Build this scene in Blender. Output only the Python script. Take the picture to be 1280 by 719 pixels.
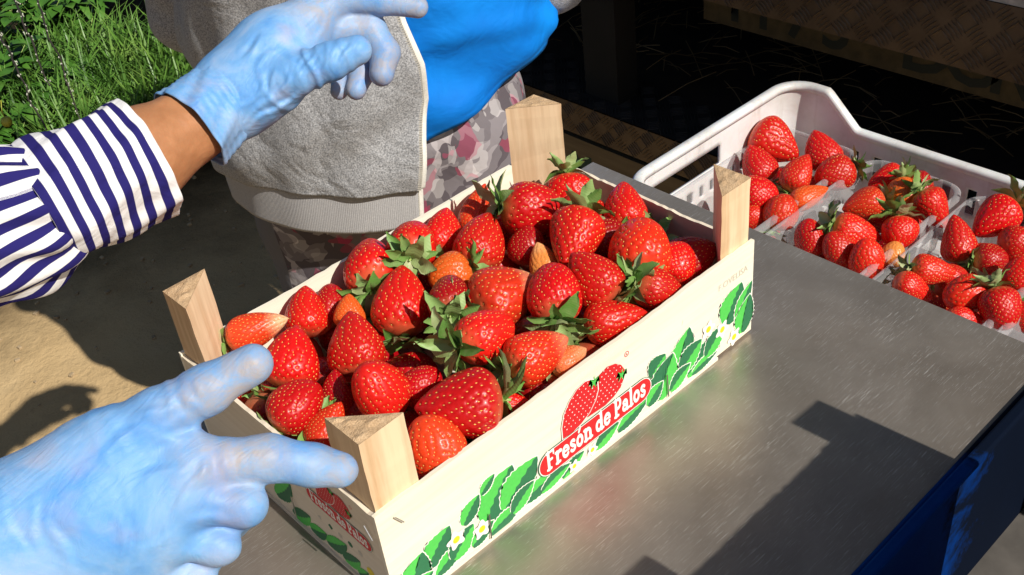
import bpy, bmesh, math, random
import numpy as np
from mathutils import Matrix, Vector
rng = np.random.default_rng(7); random.seed(7)
for o in list(bpy.data.objects): bpy.data.objects.remove(o)
sc = bpy.context.scene
col = sc.collection

# ------------------------------------------------------------------ camera
IW, IH, FPX = 1280.0, 719.0, 1350.0
EUL = (0.9316453664, 0.1004393116, -0.7572691856)
CAM = np.array([-0.2183502187, -0.4364758031, 0.6183514143])
cam = bpy.data.cameras.new('camera'); camo = bpy.data.objects.new('camera', cam); col.objects.link(camo)
cam.sensor_width = 36.0; cam.lens = FPX / IW * 36.0; cam.clip_start = 0.02; cam.clip_end = 1000
camo.location = CAM; camo.rotation_euler = EUL
sc.camera = camo
# ------------------------------------------------------------------ sky, sun, exposure
SUN = np.array([-0.06, 1.0, -0.88]); SUN /= np.linalg.norm(SUN)      # direction the light travels
EL = math.asin(-SUN[2]); AZ = math.atan2(-SUN[0], -SUN[1])            # azimuth of the sun, clockwise from +y
w = bpy.data.worlds.new('World'); sc.world = w; w.use_nodes = True
nt = w.node_tree; bg = nt.nodes['Background']
sky = nt.nodes.new('ShaderNodeTexSky'); sky.sky_type = 'NISHITA'; sky.sun_disc = False
sky.sun_elevation = EL; sky.sun_rotation = AZ
nt.links.new(sky.outputs['Color'], bg.inputs['Color']); bg.inputs['Strength'].default_value = 0.05
sl = bpy.data.lights.new('sun', 'SUN'); sl.energy = 4.6; sl.angle = math.radians(0.55); sl.color = (1.0, 0.955, 0.88)
so = bpy.data.objects.new('sun', sl); col.objects.link(so)
so.rotation_euler = Vector(SUN).to_track_quat('-Z', 'Y').to_euler(); so.location = (0, -3, 4)
sc.view_settings.view_transform = 'Standard'; sc.view_settings.look = 'None'
sc.view_settings.exposure = 0.12; sc.view_settings.gamma = 1.0; sc.view_settings.use_curve_mapping = False
sc.cycles.use_denoising = True
sc.cycles.max_bounces = 8; sc.cycles.transparent_max_bounces = 24

# ------------------------------------------------------------------ helpers
def _rot(r):
    cx, sx, cy, sy, cz, sz = (math.cos(r[0]), math.sin(r[0]), math.cos(r[1]), math.sin(r[1]), math.cos(r[2]), math.sin(r[2]))
    X = np.array([[1,0,0],[0,cx,-sx],[0,sx,cx]]); Y = np.array([[cy,0,sy],[0,1,0],[-sy,0,cy]]); Z = np.array([[cz,-sz,0],[sz,cz,0],[0,0,1]])
    return Z @ Y @ X
RC = _rot(EUL); RIGHT, UP, FWD = RC[:,0], RC[:,1], -RC[:,2]
def ray(x, y): return RC @ np.array([(x-IW/2)/FPX, -(y-IH/2)/FPX, -1.0])
def at(x, y, z=0.0):
    d = ray(x, y); return CAM + d*(z-CAM[2])/d[2]
def P(x, y, depth): return CAM + ray(x, y)*depth
def depth_of(p): return float(np.dot(np.asarray(p)-CAM, FWD))

def tag(o, label=None, cat=None, group=None, kind=None):
    if label: o['label'] = label
    if cat: o['category'] = cat
    if group: o['group'] = group
    if kind: o['kind'] = kind
    return o
def empty(name, loc=(0,0,0), label=None, cat=None, group=None):
    o = bpy.data.objects.new(name, None); col.objects.link(o); o.location = Vector(loc); o.empty_display_size = 0.05
    return tag(o, label, cat, group)
def par(ch, p):
    ch.parent = p
    m = Matrix.Identity(4)
    q = p
    chain = []
    while q is not None: chain.append(q); q = q.parent
    for q in reversed(chain):
        if q.parent is not None: m = m @ q.matrix_parent_inverse
        m = m @ (Matrix.LocRotScale(q.location, q.rotation_euler, q.scale))
    ch.matrix_parent_inverse = m.inverted()
    return ch
def mesh_data(name, v, f, smooth=True, uv=None):
    me = bpy.data.meshes.new(name)
    v = np.asarray(v, dtype=np.float64)
    me.from_pydata(v.tolist(), [], [list(map(int, q)) for q in f])
    if smooth: me.polygons.foreach_set('use_smooth', [True]*len(me.polygons))
    if uv is not None:
        l = me.uv_layers.new(name='UVMap'); idx = np.zeros(len(me.loops), dtype=np.int32); me.loops.foreach_get('vertex_index', idx)
        l.data.foreach_set('uv', np.asarray(uv, dtype=np.float32)[idx].ravel())
    me.update()
    return me
def obj(name, me, m=None, parent=None, world=True):
    o = bpy.data.objects.new(name, me); col.objects.link(o)
    if m is not None and len(me.materials) == 0: me.materials.append(m)
    if parent is not None:
        if world: par(o, parent)
        else: o.parent = parent
    return o
class MB:
    def __init__(s): s.v = []; s.f = []
    def add(s, v, f):
        n = len(s.v); s.v += [tuple(map(float, q)) for q in v]; s.f += [tuple(int(i)+n for i in q) for q in f]; return s
    def box(s, a, b):
        x0,y0,z0 = a; x1,y1,z1 = b
        return s.add([(x0,y0,z0),(x1,y0,z0),(x1,y1,z0),(x0,y1,z0),(x0,y0,z1),(x1,y0,z1),(x1,y1,z1),(x0,y1,z1)],
              [(0,3,2,1),(4,5,6,7),(0,1,5,4),(1,2,6,5),(2,3,7,6),(3,0,4,7)])
    def obox(s, c, ax, ay, az):
        c = np.asarray(c,float); ax,ay,az = [np.asarray(q,float) for q in (ax,ay,az)]
        v = [c+i*ax+j*ay+k*az for k in (-1,1) for (i,j) in ((-1,-1),(1,-1),(1,1),(-1,1))]
        return s.add(v, [(0,3,2,1),(4,5,6,7),(0,1,5,4),(1,2,6,5),(2,3,7,6),(3,0,4,7)])
    def tube(s, pts, rad, n=8, caps=True):
        pts = np.asarray(pts,float); rad = np.broadcast_to(np.asarray(rad,float),(len(pts),))
        t = np.gradient(pts,axis=0); t /= np.linalg.norm(t,axis=1)[:,None]+1e-12
        u = np.cross(t[0],[0.31,0.2,0.93]); u /= np.linalg.norm(u); V = []
        for i in range(len(pts)):
            u = u - t[i]*np.dot(u,t[i]); u /= np.linalg.norm(u); b = np.cross(t[i],u)
            for k in range(n):
                a = 2*math.pi*k/n; V.append(pts[i]+rad[i]*(math.cos(a)*u+math.sin(a)*b))
        F = [(i*n+k, i*n+(k+1)%n, (i+1)*n+(k+1)%n, (i+1)*n+k) for i in range(len(pts)-1) for k in range(n)]
        if caps: F += [tuple(range(n-1,-1,-1)), tuple((len(pts)-1)*n+k for k in range(n))]
        return s.add(V,F)
    def poly(s, pts): return s.add(pts, [tuple(range(len(pts)))])
    def build(s, name, m, parent=None, smooth=False, bevel=0, world=True, solid=0):
        me = mesh_data(name, s.v, s.f, smooth)
        o = obj(name, me, m, parent, world)
        if solid:
            md = o.modifiers.new('s','SOLIDIFY'); md.thickness = solid
        if bevel:
            md = o.modifiers.new('b','BEVEL'); md.width = bevel; md.segments = 2; md.limit_method = 'ANGLE'; md.angle_limit = math.radians(40)
        return o
def loft(name, pts, m, parent=None, closed=False, solid=0, world=True, offset=-1, us=None, vs=None):
    n, k = pts.shape[:2]
    uu, vv = np.meshgrid(np.linspace(0,1,n) if us is None else us, np.linspace(0,1,k) if vs is None else vs, indexing='ij')
    kk = k if closed else k-1
    F = [(i*k+j, i*k+(j+1)%k, (i+1)*k+(j+1)%k, (i+1)*k+j) for i in range(n-1) for j in range(kk)]
    me = mesh_data(name, pts.reshape(-1,3), F, True, np.stack([uu.ravel(), vv.ravel()],1))
    o = obj(name, me, m, parent, world)
    if solid:
        md = o.modifiers.new('s','SOLIDIFY'); md.thickness = solid; md.offset = offset
    return o

# signed-distance modelling: round cones blended, polygonised with surface nets
def rcone(p, a, b, r1, r2, wr=None):
    a = np.asarray(a,float); b = np.asarray(b,float); ba = b-a; l2 = ba@ba; L = math.sqrt(l2)
    pa = p-a; t = np.clip((pa@ba)/l2, 0, 1)
    d = np.linalg.norm(pa - t[...,None]*ba, axis=-1) - (r1+(r2-r1)*t)
    if wr is not None:
        amp, fr, ph = wr
        q = t*L*fr + 0.9*np.sin(p[...,0]*140+ph) + 0.8*np.sin(p[...,2]*170+ph*2)
        d = d - amp*np.maximum(np.sin(q),-0.2)*np.sin(np.pi*np.clip(t,0.02,0.98))
    return d
def smin(a, b, k):
    if k <= 0: return np.minimum(a,b)
    h = np.maximum(k-np.abs(a-b),0)/k
    return np.minimum(a,b)-h*h*k*0.25
def ellipsoid(p, c, r, R=None):
    q = p-np.asarray(c,float)
    if R is not None: q = q@np.asarray(R,float)
    r = np.asarray(r,float); k0 = np.linalg.norm(q/r,axis=-1); k1 = np.linalg.norm(q/(r*r),axis=-1)+1e-9
    return k0*(k0-1.0)/k1
def surfnet(F, org, h):
    S = F < 0
    nx, ny, nz = F.shape
    C = np.zeros((nx-1,ny-1,nz-1,3)); N = np.zeros((nx-1,ny-1,nz-1))
    corners = [(i,j,k) for i in (0,1) for j in (0,1) for k in (0,1)]
    sub = lambda A,c: A[c[0]:nx-1+c[0], c[1]:ny-1+c[1], c[2]:nz-1+c[2]]
    for c in corners:
        for ax in range(3):
            if c[ax] == 0:
                c2 = list(c); c2[ax] = 1; c2 = tuple(c2)
                fa, fb = sub(F,c), sub(F,c2); m = sub(S,c) != sub(S,c2)
                t = np.where(m, fa/np.where(np.abs(fa-fb)<1e-12,1e-12,fa-fb), 0)
                for q in range(3): C[...,q] += np.where(m, (c[q] if q != ax else t), 0)
                N += m
    act = N > 0
    idx = -np.ones(act.shape, dtype=np.int64); ii = np.argwhere(act); idx[act] = np.arange(len(ii))
    V = (ii + C[act]/N[act][:,None])*h + np.asarray(org)
    faces = []
    for ax in range(3):
        o1, o2 = (ax+1)%3, (ax+2)%3
        sa = [slice(0,None)]*3; sb = [slice(0,None)]*3
        sa[ax] = slice(0,-1); sb[ax] = slice(1,None)
        m = S[tuple(sa)] != S[tuple(sb)]; fl = S[tuple(sa)]
        e = np.argwhere(m)
        lim = np.array(act.shape)
        ok = (e[:,o1]>=1)&(e[:,o2]>=1)&(e[:,o1]<lim[o1])&(e[:,o2]<lim[o2])
        e = e[ok]; flp = fl[m][ok]
        q = []
        for d1, d2 in ((1,1),(0,1),(0,0),(1,0)):
            k = e.copy(); k[:,o1] -= d1; k[:,o2] -= d2
            q.append(idx[k[:,0],k[:,1],k[:,2]])
        q = np.stack(q,1)
        q[~flp] = q[~flp][:, ::-1]
        faces.append(q)
    return V, np.concatenate(faces)
def sdf_mesh(name, fn, lo, hi, h):
    lo = np.asarray(lo,float); hi = np.asarray(hi,float)
    n = np.ceil((hi-lo)/h).astype(int)+1
    g = np.stack(np.meshgrid(*[lo[i]+h*np.arange(n[i]) for i in range(3)], indexing='ij'), -1)
    V, Fc = surfnet(fn(g), lo, h)
    return mesh_data(name, V, Fc.tolist(), True)

# ------------------------------------------------------------------ materials
class NT:
    def __init__(s, name):
        s.m = bpy.data.materials.new(name); s.m.use_nodes = True; s.t = s.m.node_tree
        s.b = s.t.nodes['Principled BSDF']; s.out = s.t.nodes['Material Output']
    def n(s, typ, **kw):
        q = s.t.nodes.new('ShaderNode'+typ)
        for k, v in kw.items():
            if hasattr(q, k): setattr(q, k, v)
        return q
    def l(s, a, b): s.t.links.new(a, b)
    def set(s, **kw):
        for k, v in kw.items():
            i = s.b.inputs[k.replace('_',' ')]
            if isinstance(v, bpy.types.NodeSocket): s.l(v, i)
            else: i.default_value = (*v,1) if isinstance(v,tuple) and len(v)==3 and i.type=='RGBA' else v
        return s
    def coord(s, kind='Object', scale=(1,1,1), rot=(0,0,0)):
        tc = s.n('TexCoord'); mp = s.n('Mapping'); s.l(tc.outputs[kind], mp.inputs['Vector'])
        mp.inputs['Scale'].default_value = scale; mp.inputs['Rotation'].default_value = rot
        return mp.outputs[0]
    def noise(s, vec, scale=5, detail=4, rough=0.55, dist=0):
        q = s.n('TexNoise'); q.inputs['Scale'].default_value = scale; q.inputs['Detail'].default_value = detail
        q.inputs['Roughness'].default_value = rough; q.inputs['Distortion'].default_value = dist
        s.l(vec, q.inputs['Vector']); return q.outputs['Fac']
    def ramp(s, fac, stops, interp='LINEAR'):
        q = s.n('ValToRGB'); cr = q.color_ramp; cr.interpolation = interp
        while len(cr.elements) < len(stops): cr.elements.new(0.5)
        for e, (p, c) in zip(cr.elements, stops):
            e.position = p; e.color = (*c,1) if isinstance(c,tuple) else (c,c,c,1)
        s.l(fac, q.inputs[0]); return q.outputs['Color']
    def mix(s, fac, a, b, mode='MIX'):
        q = s.n('Mix'); q.data_type = 'RGBA'; q.blend_type = mode
        for sock, v in ((q.inputs[0],fac),(q.inputs[6],a),(q.inputs[7],b)):
            if isinstance(v, bpy.types.NodeSocket): s.l(v, sock)
            elif isinstance(v, tuple): sock.default_value = (*v,1)
            else: sock.default_value = v
        return q.outputs[2]
    def math(s, op, a, b=0.5, c=None):
        q = s.n('Math'); q.operation = op
        for i, v in enumerate((a,b,c)):
            if v is None: continue
            if isinstance(v, bpy.types.NodeSocket): s.l(v, q.inputs[i])
            else: q.inputs[i].default_value = v
        return q.outputs[0]
    def bump(s, h, strength=0.3, dist=0.001):
        q = s.n('Bump'); q.inputs['Strength'].default_value = strength; q.inputs['Distance'].default_value = dist
        s.l(h, q.inputs['Height'])
        prev = s.b.inputs['Normal']
        if prev.is_linked: s.l(prev.links[0].from_socket, q.inputs['Normal'])
        s.l(q.outputs[0], prev); return s
    def wave(s, vec, scale, dist=0, detail=2, direction='X', dscale=1.0, profile='SIN'):
        q = s.n('TexWave'); q.bands_direction = direction; q.wave_profile = profile
        q.inputs['Scale'].default_value = scale; q.inputs['Distortion'].default_value = dist
        q.inputs['Detail'].default_value = detail; q.inputs['Detail Scale'].default_value = dscale
        s.l(vec, q.inputs['Vector']); return q.outputs['Fac']
    def vor(s, vec, scale, feature='F1', rnd=1.0):
        q = s.n('TexVoronoi'); q.feature = feature; q.inputs['Scale'].default_value = scale
        q.inputs['Randomness'].default_value = rnd; s.l(vec, q.inputs['Vector']); return q
def plain(name, c, rough=0.6, metal=0.0, var=0.12, scale=40, spec=0.5, bump=0.0):
    t = NT(name); v = t.coord(); n = t.noise(v, scale)
    a = tuple(max(0,x*(1-var)) for x in c); b = tuple(min(1,x*(1+var)) for x in c)
    t.set(Base_Color=t.ramp(n,[(0.3,a),(0.7,b)]), Roughness=rough, Metallic=metal, Specular_IOR_Level=spec)
    if bump: t.bump(n, bump, 0.002)
    return t.m
def wood(name, c, c2, axis=0, rough=0.7, ring=70, spec=0.3, contrast=1.0):
    t = NT(name); sc_ = [1,1,1]; sc_[axis] = 0.06
    v = t.coord('Object', tuple(sc_)); n = t.noise(v, 160, 5, 0.6, 0.2); n2 = t.noise(v, ring, 2, 0.5, 0.3)
    base = t.ramp(n2,[(0.36,c2),(0.62,c)]); fine = t.ramp(n,[(0.3,tuple(x*0.86 for x in c2)),(0.6,c)])
    t.set(Base_Color=t.mix(0.45,base,fine), Roughness=rough, Specular_IOR_Level=spec); t.bump(n,0.25,0.0006)
    return t.m
M = {}
M['panel'] = wood('poplar_veneer', (0.90,0.84,0.69), (0.86,0.77,0.58), 0, 0.6, 18)
M['panel_y'] = wood('poplar_veneer_side', (0.84,0.75,0.60), (0.78,0.67,0.50), 1, 0.6, 18)
M['post'] = wood('pine_post', (0.84,0.63,0.40), (0.60,0.37,0.19), 2, 0.7, 60)
t = NT('sawn_end_grain'); v = t.coord(); n = t.noise(v,900,4); n2 = t.noise(v,120,3)
t.set(Base_Color=t.mix(0.5,t.ramp(n,[(0.3,(0.36,0.22,0.11)),(0.65,(0.72,0.50,0.30))]),t.ramp(n2,[(0.3,(0.50,0.32,0.17)),(0.7,(0.74,0.53,0.32))])), Roughness=0.9, Specular_IOR_Level=0.1); t.bump(n,0.9,0.0012)
M['endgrain'] = t.m
for nm, c in (('ink_red',(0.66,0.012,0.016)),('ink_green',(0.085,0.58,0.085)),('ink_dark',(0.022,0.17,0.068)),('ink_white',(0.90,0.88,0.80)),('ink_yellow',(0.86,0.66,0.02)),('ink_grey',(0.60,0.55,0.44))):
    M[nm] = plain(nm, c, 0.55, var=0.06, scale=300)
M['staple'] = plain('staple_wire', (0.55,0.53,0.50), 0.35, 1.0)
# brushed steel
t = NT('scratched_steel'); v = t.coord('Object',(1,1,1),(0,0,math.radians(38)))
vs = t.coord('Object',(9,230,9),(0,0,math.radians(31))); vs2 = t.coord('Object',(12,240,12),(0,0,math.radians(47))); vs3 = t.coord('Object',(10,260,10),(0,0,math.radians(14)))
s1 = t.noise(vs,5,4,0.65,0.3); s2 = t.noise(vs2,5,3,0.6,0.5); s3 = t.noise(vs3,4,3,0.6,0.4)
sm = t.noise(v,9,6,0.65,0.4); grime = t.noise(v,3.2,5,0.6,0.8)
scr = t.math('MAXIMUM', t.ramp(s1,[(0.595,0.0),(0.68,1.0)]), t.ramp(s2,[(0.62,0.0),(0.69,1.0)]))
scr = t.math('MAXIMUM', scr, t.ramp(s3,[(0.63,0.0),(0.71,0.8)]))
scr = t.math('MULTIPLY', scr, t.ramp(t.noise(v,22,4,0.6),[(0.38,0.12),(0.68,1.0)]))
base = t.mix(t.ramp(sm,[(0.3,0.0),(0.75,1.0)]), (0.305,0.262,0.215), (0.455,0.40,0.34))
base = t.mix(t.ramp(grime,[(0.45,0.0),(0.75,0.55)]), base, (0.28,0.22,0.165))
base = t.mix(t.math('MULTIPLY',scr,0.75), base, (0.85,0.82,0.77))
t.set(Base_Color=base, Metallic=0.66, Roughness=t.math('ADD', t.math('MULTIPLY',scr,0.2), t.math('ADD', t.math('MULTIPLY',sm,0.2), 0.24)), Anisotropic=0.35)
t.bump(s1,0.10,0.0006); t.bump(sm,0.06,0.0012); M['steel'] = t.m
M['steel_dark'] = plain('dull_steel', (0.20,0.20,0.20), 0.5, 0.9, 0.25, 12)
# strawberry flesh: colour from object colour, alpha = how pale the unripe end is
t = NT('strawberry_flesh'); oi = t.n('ObjectInfo'); v = t.coord('Generated'); vo = t.coord('Object')
sx = t.n('SeparateXYZ'); t.l(v, sx.inputs[0])
n = t.noise(vo,2.2,3); n2 = t.noise(vo,14,3)
z1 = t.math('ADD', sx.outputs[2], t.math('MULTIPLY', t.math('SUBTRACT', n, 0.5), 0.30))
pt = t.ramp(z1,[(0.10,1.0),(0.34,0.0)]); pc = t.ramp(z1,[(0.84,0.0),(0.98,1.0)])
isT = t.math('GREATER_THAN', oi.outputs['Alpha'], 0.5)
pal = t.math('MULTIPLY', pt, t.math('MULTIPLY', isT, t.math('MULTIPLY', t.math('SUBTRACT', oi.outputs['Alpha'], 0.5), 2.0)))
pal2 = t.math('MULTIPLY', pc, 0.28)
c = t.mix(t.ramp(n2,[(0.35,0.0),(0.7,0.35)]), oi.outputs['Color'], t.mix(1.0, oi.outputs['Color'], (0.62,0.5,0.5), 'MULTIPLY'))
c = t.mix(pal2, c, (0.80,0.40,0.16)); c = t.mix(pal, c, (0.86,0.62,0.34))
t.set(Base_Color=c, Roughness=0.36, Specular_IOR_Level=0.36, Subsurface_Weight=0.10, Subsurface_Scale=0.06, Coat_Weight=0.06, Coat_Roughness=0.15)
t.b.inputs['Subsurface Radius'].default_value = (1.0,0.18,0.08)
t.bump(t.noise(vo,60,2),0.06,0.02); M['flesh'] = t.m
M['seed'] = plain('strawberry_seed', (0.72,0.40,0.09), 0.4, var=0.35, scale=3)
t = NT('sepal_green'); oi = t.n('ObjectInfo'); vo = t.coord(); n = t.noise(vo,7,3); vein = t.wave(t.coord('Object',(1,1,1)),9,2.5,2,'X')
c = t.ramp(oi.outputs['Random'],[(0.0,(0.09,0.23,0.03)),(0.35,(0.17,0.34,0.07)),(0.75,(0.30,0.44,0.15)),(1.0,(0.42,0.44,0.24))])
c = t.mix(t.ramp(n,[(0.35,0.0),(0.75,0.45)]), c, (0.30,0.36,0.14))
t.set(Base_Color=c, Roughness=0.5, Specular_IOR_Level=0.4); t.bump(vein,0.06,0.01); M['sepal'] = t.m
M['stalk'] = plain('stalk_green', (0.34,0.46,0.12), 0.5, var=0.25, scale=6)
# gloves, skin, cloth
def glove_mat(name, dirt):
    t = NT(name); v = t.coord(); n = t.noise(v,21,5,0.62,0.7); n2 = t.noise(v,90,5,0.65,0.6); w1 = t.noise(t.coord('Object',(1,1,1),(0.4,0.7,0.2)),120,3,0.5,1.2)
    vw = t.coord('Object',(60,260,90),(0.3,0.5,0.9)); wr = t.noise(vw,1.0,3,0.5,1.5)
    at_ = t.n('Attribute'); at_.attribute_name = 'dirt'
    c = t.ramp(n,[(0.28,(0.07,0.27,0.66)),(0.5,(0.17,0.38,0.69)),(0.72,(0.36,0.50,0.71))])
    c = t.mix(t.ramp(t.noise(v,34,3,0.5),[(0.55,0.0),(0.72,0.30)]), c, (0.52,0.36,0.36))
    d = t.math('MULTIPLY', at_.outputs['Fac'], t.ramp(n2,[(0.33,0.15),(0.62,1.0)]))
    c = t.mix(t.math('MULTIPLY', d, dirt), c, (0.40,0.35,0.33))
    t.set(Base_Color=c, Roughness=0.5, Specular_IOR_Level=0.32, Subsurface_Weight=0.08, Subsurface_Scale=0.004)
    t.bump(wr,0.22,0.0022); t.bump(w1,0.07,0.0007); return t.m
M['glove'] = glove_mat('blue_nitrile', 0.95); M['glove2'] = glove_mat('blue_nitrile_soiled', 0.85)
t = NT('tanned_skin'); v = t.coord(); n = t.noise(v,60,5); n2 = t.noise(v,600,3)
t.set(Base_Color=t.ramp(n,[(0.3,(0.36,0.155,0.065)),(0.7,(0.48,0.215,0.095))]), Roughness=0.5, Subsurface_Weight=0.1, Subsurface_Scale=0.005); t.bump(n2,0.2,0.0006); t.bump(t.noise(t.coord('Object',(30,12,30)),4,3),0.3,0.003); M['skin'] = t.m
M['hair'] = plain('dark_hair', (0.03,0.02,0.014), 0.4, var=0.4, scale=90)
def fabric_bump(t, scale=1200, s=0.35):
    v = t.coord('UV' if False else 'Object'); t.bump(t.noise(v,scale,2),s,0.0008)
t = NT('grey_heather_fleece'); v = t.coord(); n = t.noise(v,520,3,0.7); n2 = t.noise(v,6,4); n3 = t.noise(v,17,4)
c = t.ramp(n,[(0.34,(0.16,0.16,0.165)),(0.5,(0.33,0.33,0.335)),(0.68,(0.57,0.565,0.57))])
c = t.mix(t.ramp(n3,[(0.60,0.0),(0.78,0.22)]), c, (0.24,0.20,0.16))
t.set(Base_Color=c, Roughness=0.95, Specular_IOR_Level=0.1, Sheen_Weight=0.2); t.bump(n,0.5,0.0015); t.bump(t.noise(v,13,3,0.5,1.0),0.5,0.02); M['hoodie'] = t.m
t = NT('grey_rib_knit'); v = t.coord('UV'); rib = t.wave(v,95,0.0,0,'Y'); n = t.noise(t.coord(),700,3)
t.set(Base_Color=t.mix(t.math('MULTIPLY',rib,0.25),t.ramp(n,[(0.3,(0.34,0.33,0.33)),(0.7,(0.50,0.49,0.485))]),(0.46,0.455,0.46)), Roughness=0.95, Specular_IOR_Level=0.1); t.bump(rib,0.3,0.001); M['rib'] = t.m
t = NT('blue_shirt_cloth'); v = t.coord(); n = t.noise(v,9,4)
t.set(Base_Color=t.ramp(n,[(0.3,(0.0,0.15,0.58)),(0.7,(0.0,0.235,0.78))]), Roughness=0.75, Specular_IOR_Level=0.25); t.bump(t.noise(v,900,2),0.2,0.0006); t.bump(t.noise(v,18,3,0.5,0.8),0.35,0.012); M['blue_cloth'] = t.m
t = NT('floral_cloth'); v = t.coord(); vd = t.n('VectorMath'); nn = t.n('TexNoise'); nn.inputs['Scale'].default_value = 22; t.l(v, nn.inputs['Vector'])
mx = t.n('VectorMath'); mx.operation = 'SCALE'; t.l(nn.outputs['Color'], mx.inputs[0]); mx.inputs['Scale'].default_value = 0.05
ad = t.n('VectorMath'); ad.operation = 'ADD'; t.l(v, ad.inputs[0]); t.l(mx.outputs[0], ad.inputs[1])
vo1 = t.vor(ad.outputs[0],34); vo2 = t.vor(ad.outputs[0],60); sp = t.n('SeparateColor'); t.l(vo1.outputs['Color'], sp.inputs[0]); sp2 = t.n('SeparateColor'); t.l(vo2.outputs['Color'], sp2.inputs[0])
c = t.ramp(sp.outputs[0],[(0.0,(0.09,0.075,0.085)),(0.32,(0.21,0.19,0.20)),(0.52,(0.33,0.30,0.31)),(0.72,(0.55,0.50,0.50)),(0.82,(0.34,0.05,0.11)),(1.0,(0.42,0.10,0.17))],'CONSTANT')
c2 = t.ramp(sp2.outputs[1],[(0.0,(0.12,0.10,0.11)),(0.45,(0.30,0.27,0.28)),(0.8,(0.46,0.05,0.11)),(0.9,(0.62,0.58,0.57))],'CONSTANT')
c = t.mix(0.42,c,c2)
dt = t.n('VectorMath'); dt.operation = 'DOT_PRODUCT'; t.l(v, dt.inputs[0]); dt.inputs[1].default_value = (0.727,-0.687,0.0)
T_STRIPE = dt
band = t.math('MULTIPLY', t.math('GREATER_THAN', dt.outputs['Value'], -0.325), t.math('LESS_THAN', dt.outputs['Value'], -0.262))
c = t.mix(band, c, (0.16,0.155,0.165))
t.set(Base_Color=c, Roughness=0.85, Specular_IOR_Level=0.2); t.bump(t.noise(v,14,3,0.5,0.8),0.4,0.012); M['floral'] = t.m
def stripes(name, axis, n, duty=0.5, seg=None):
    t = NT(name); v = t.coord('UV'); s = t.n('SeparateXYZ'); t.l(v, s.inputs[0])
    q = s.outputs[axis]; nz = t.noise(t.coord('UV',(3,3,1)),2,2)
    q = t.math('ADD', q, t.math('MULTIPLY', t.math('SUBTRACT', nz, 0.5), 0.012))
    fr = t.math('FRACT', t.math('MULTIPLY', q, n)); k = t.ramp(fr,[(0.0,0.0),(0.02,1.0),(duty,1.0),(duty+0.03,0.0)])
    c = t.mix(k, (0.80,0.79,0.78), (0.020,0.016,0.13))
    t.set(Base_Color=c, Roughness=0.85, Specular_IOR_Level=0.15); o_ = t.coord()
    t.bump(t.noise(o_,1500,2),0.2,0.0005); t.bump(t.noise(o_,38,3,0.5,1.0),0.4,0.006); return t.m
M['sleeve'] = stripes('striped_sleeve_cloth', 1, 24, 0.5); M['cuff'] = stripes('striped_cuff_cloth', 0, 7.0, 0.5); M['shirt2'] = stripes('striped_body_cloth', 1, 17)
M['jean'] = plain('dark_trouser_cloth', (0.05,0.055,0.08), 0.9, var=0.3, scale=60)
M['shoe'] = plain('shoe_rubber', (0.06,0.05,0.045), 0.7, var=0.3)
M['zip'] = plain('zip_tape', (0.74,0.71,0.64), 0.8, var=0.1, scale=400); M['teeth'] = plain('zip_teeth', (0.72,0.69,0.62), 0.4, 0.3)
# plastics
t = NT('white_crate_plastic'); v = t.coord(); n = t.noise(v,11,6,0.65,0.4); n2 = t.noise(t.coord('Object',(1,1,0.15)),70,4,0.6)
c = t.ramp(n,[(0.32,(0.58,0.54,0.50)),(0.52,(0.74,0.72,0.70)),(0.7,(0.80,0.79,0.78))]); c = t.mix(t.ramp(n2,[(0.56,0.0),(0.74,0.45)]), c, (0.44,0.38,0.33))
t.set(Base_Color=c, Roughness=0.42, Subsurface_Weight=0.1, Subsurface_Scale=0.01); t.bump(n2,0.1,0.001); M['white_plastic'] = t.m
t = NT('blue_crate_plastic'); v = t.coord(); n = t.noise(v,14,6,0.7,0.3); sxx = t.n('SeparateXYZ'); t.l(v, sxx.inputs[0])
k = t.ramp(t.math('ADD', t.math('MULTIPLY', n, 0.5), t.math('MULTIPLY', sxx.outputs[0], 1.55)),[(0.80,0.0),(0.88,0.95)])  # mask rises with x, broken up by noise, towards near black
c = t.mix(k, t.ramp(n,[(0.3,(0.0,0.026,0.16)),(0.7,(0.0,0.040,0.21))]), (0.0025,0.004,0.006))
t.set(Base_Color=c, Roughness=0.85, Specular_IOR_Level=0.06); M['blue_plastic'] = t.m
t = NT('clear_punnet_plastic'); tr = t.n('BsdfTransparent'); tr.inputs[0].default_value = (0.95,0.955,0.955,1)
lw = t.n('LayerWeight'); lw.inputs['Blend'].default_value = 0.35; ms = t.n('MixShader')
fac = t.ramp(lw.outputs['Facing'],[(0.0,0.10),(0.55,0.27),(1.0,0.85)]); t.l(fac, ms.inputs[0]); t.l(tr.outputs[0], ms.inputs[1]); t.l(t.b.outputs[0], ms.inputs[2]); t.l(ms.outputs[0], t.out.inputs[0])
t.set(Base_Color=(0.86,0.86,0.87), Roughness=0.16, Specular_IOR_Level=0.7); M['clear'] = t.m
M['blue_rim'] = plain('blue_rim_plastic', (0.0,0.06,0.30), 0.45, var=0.3, scale=30)
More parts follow.
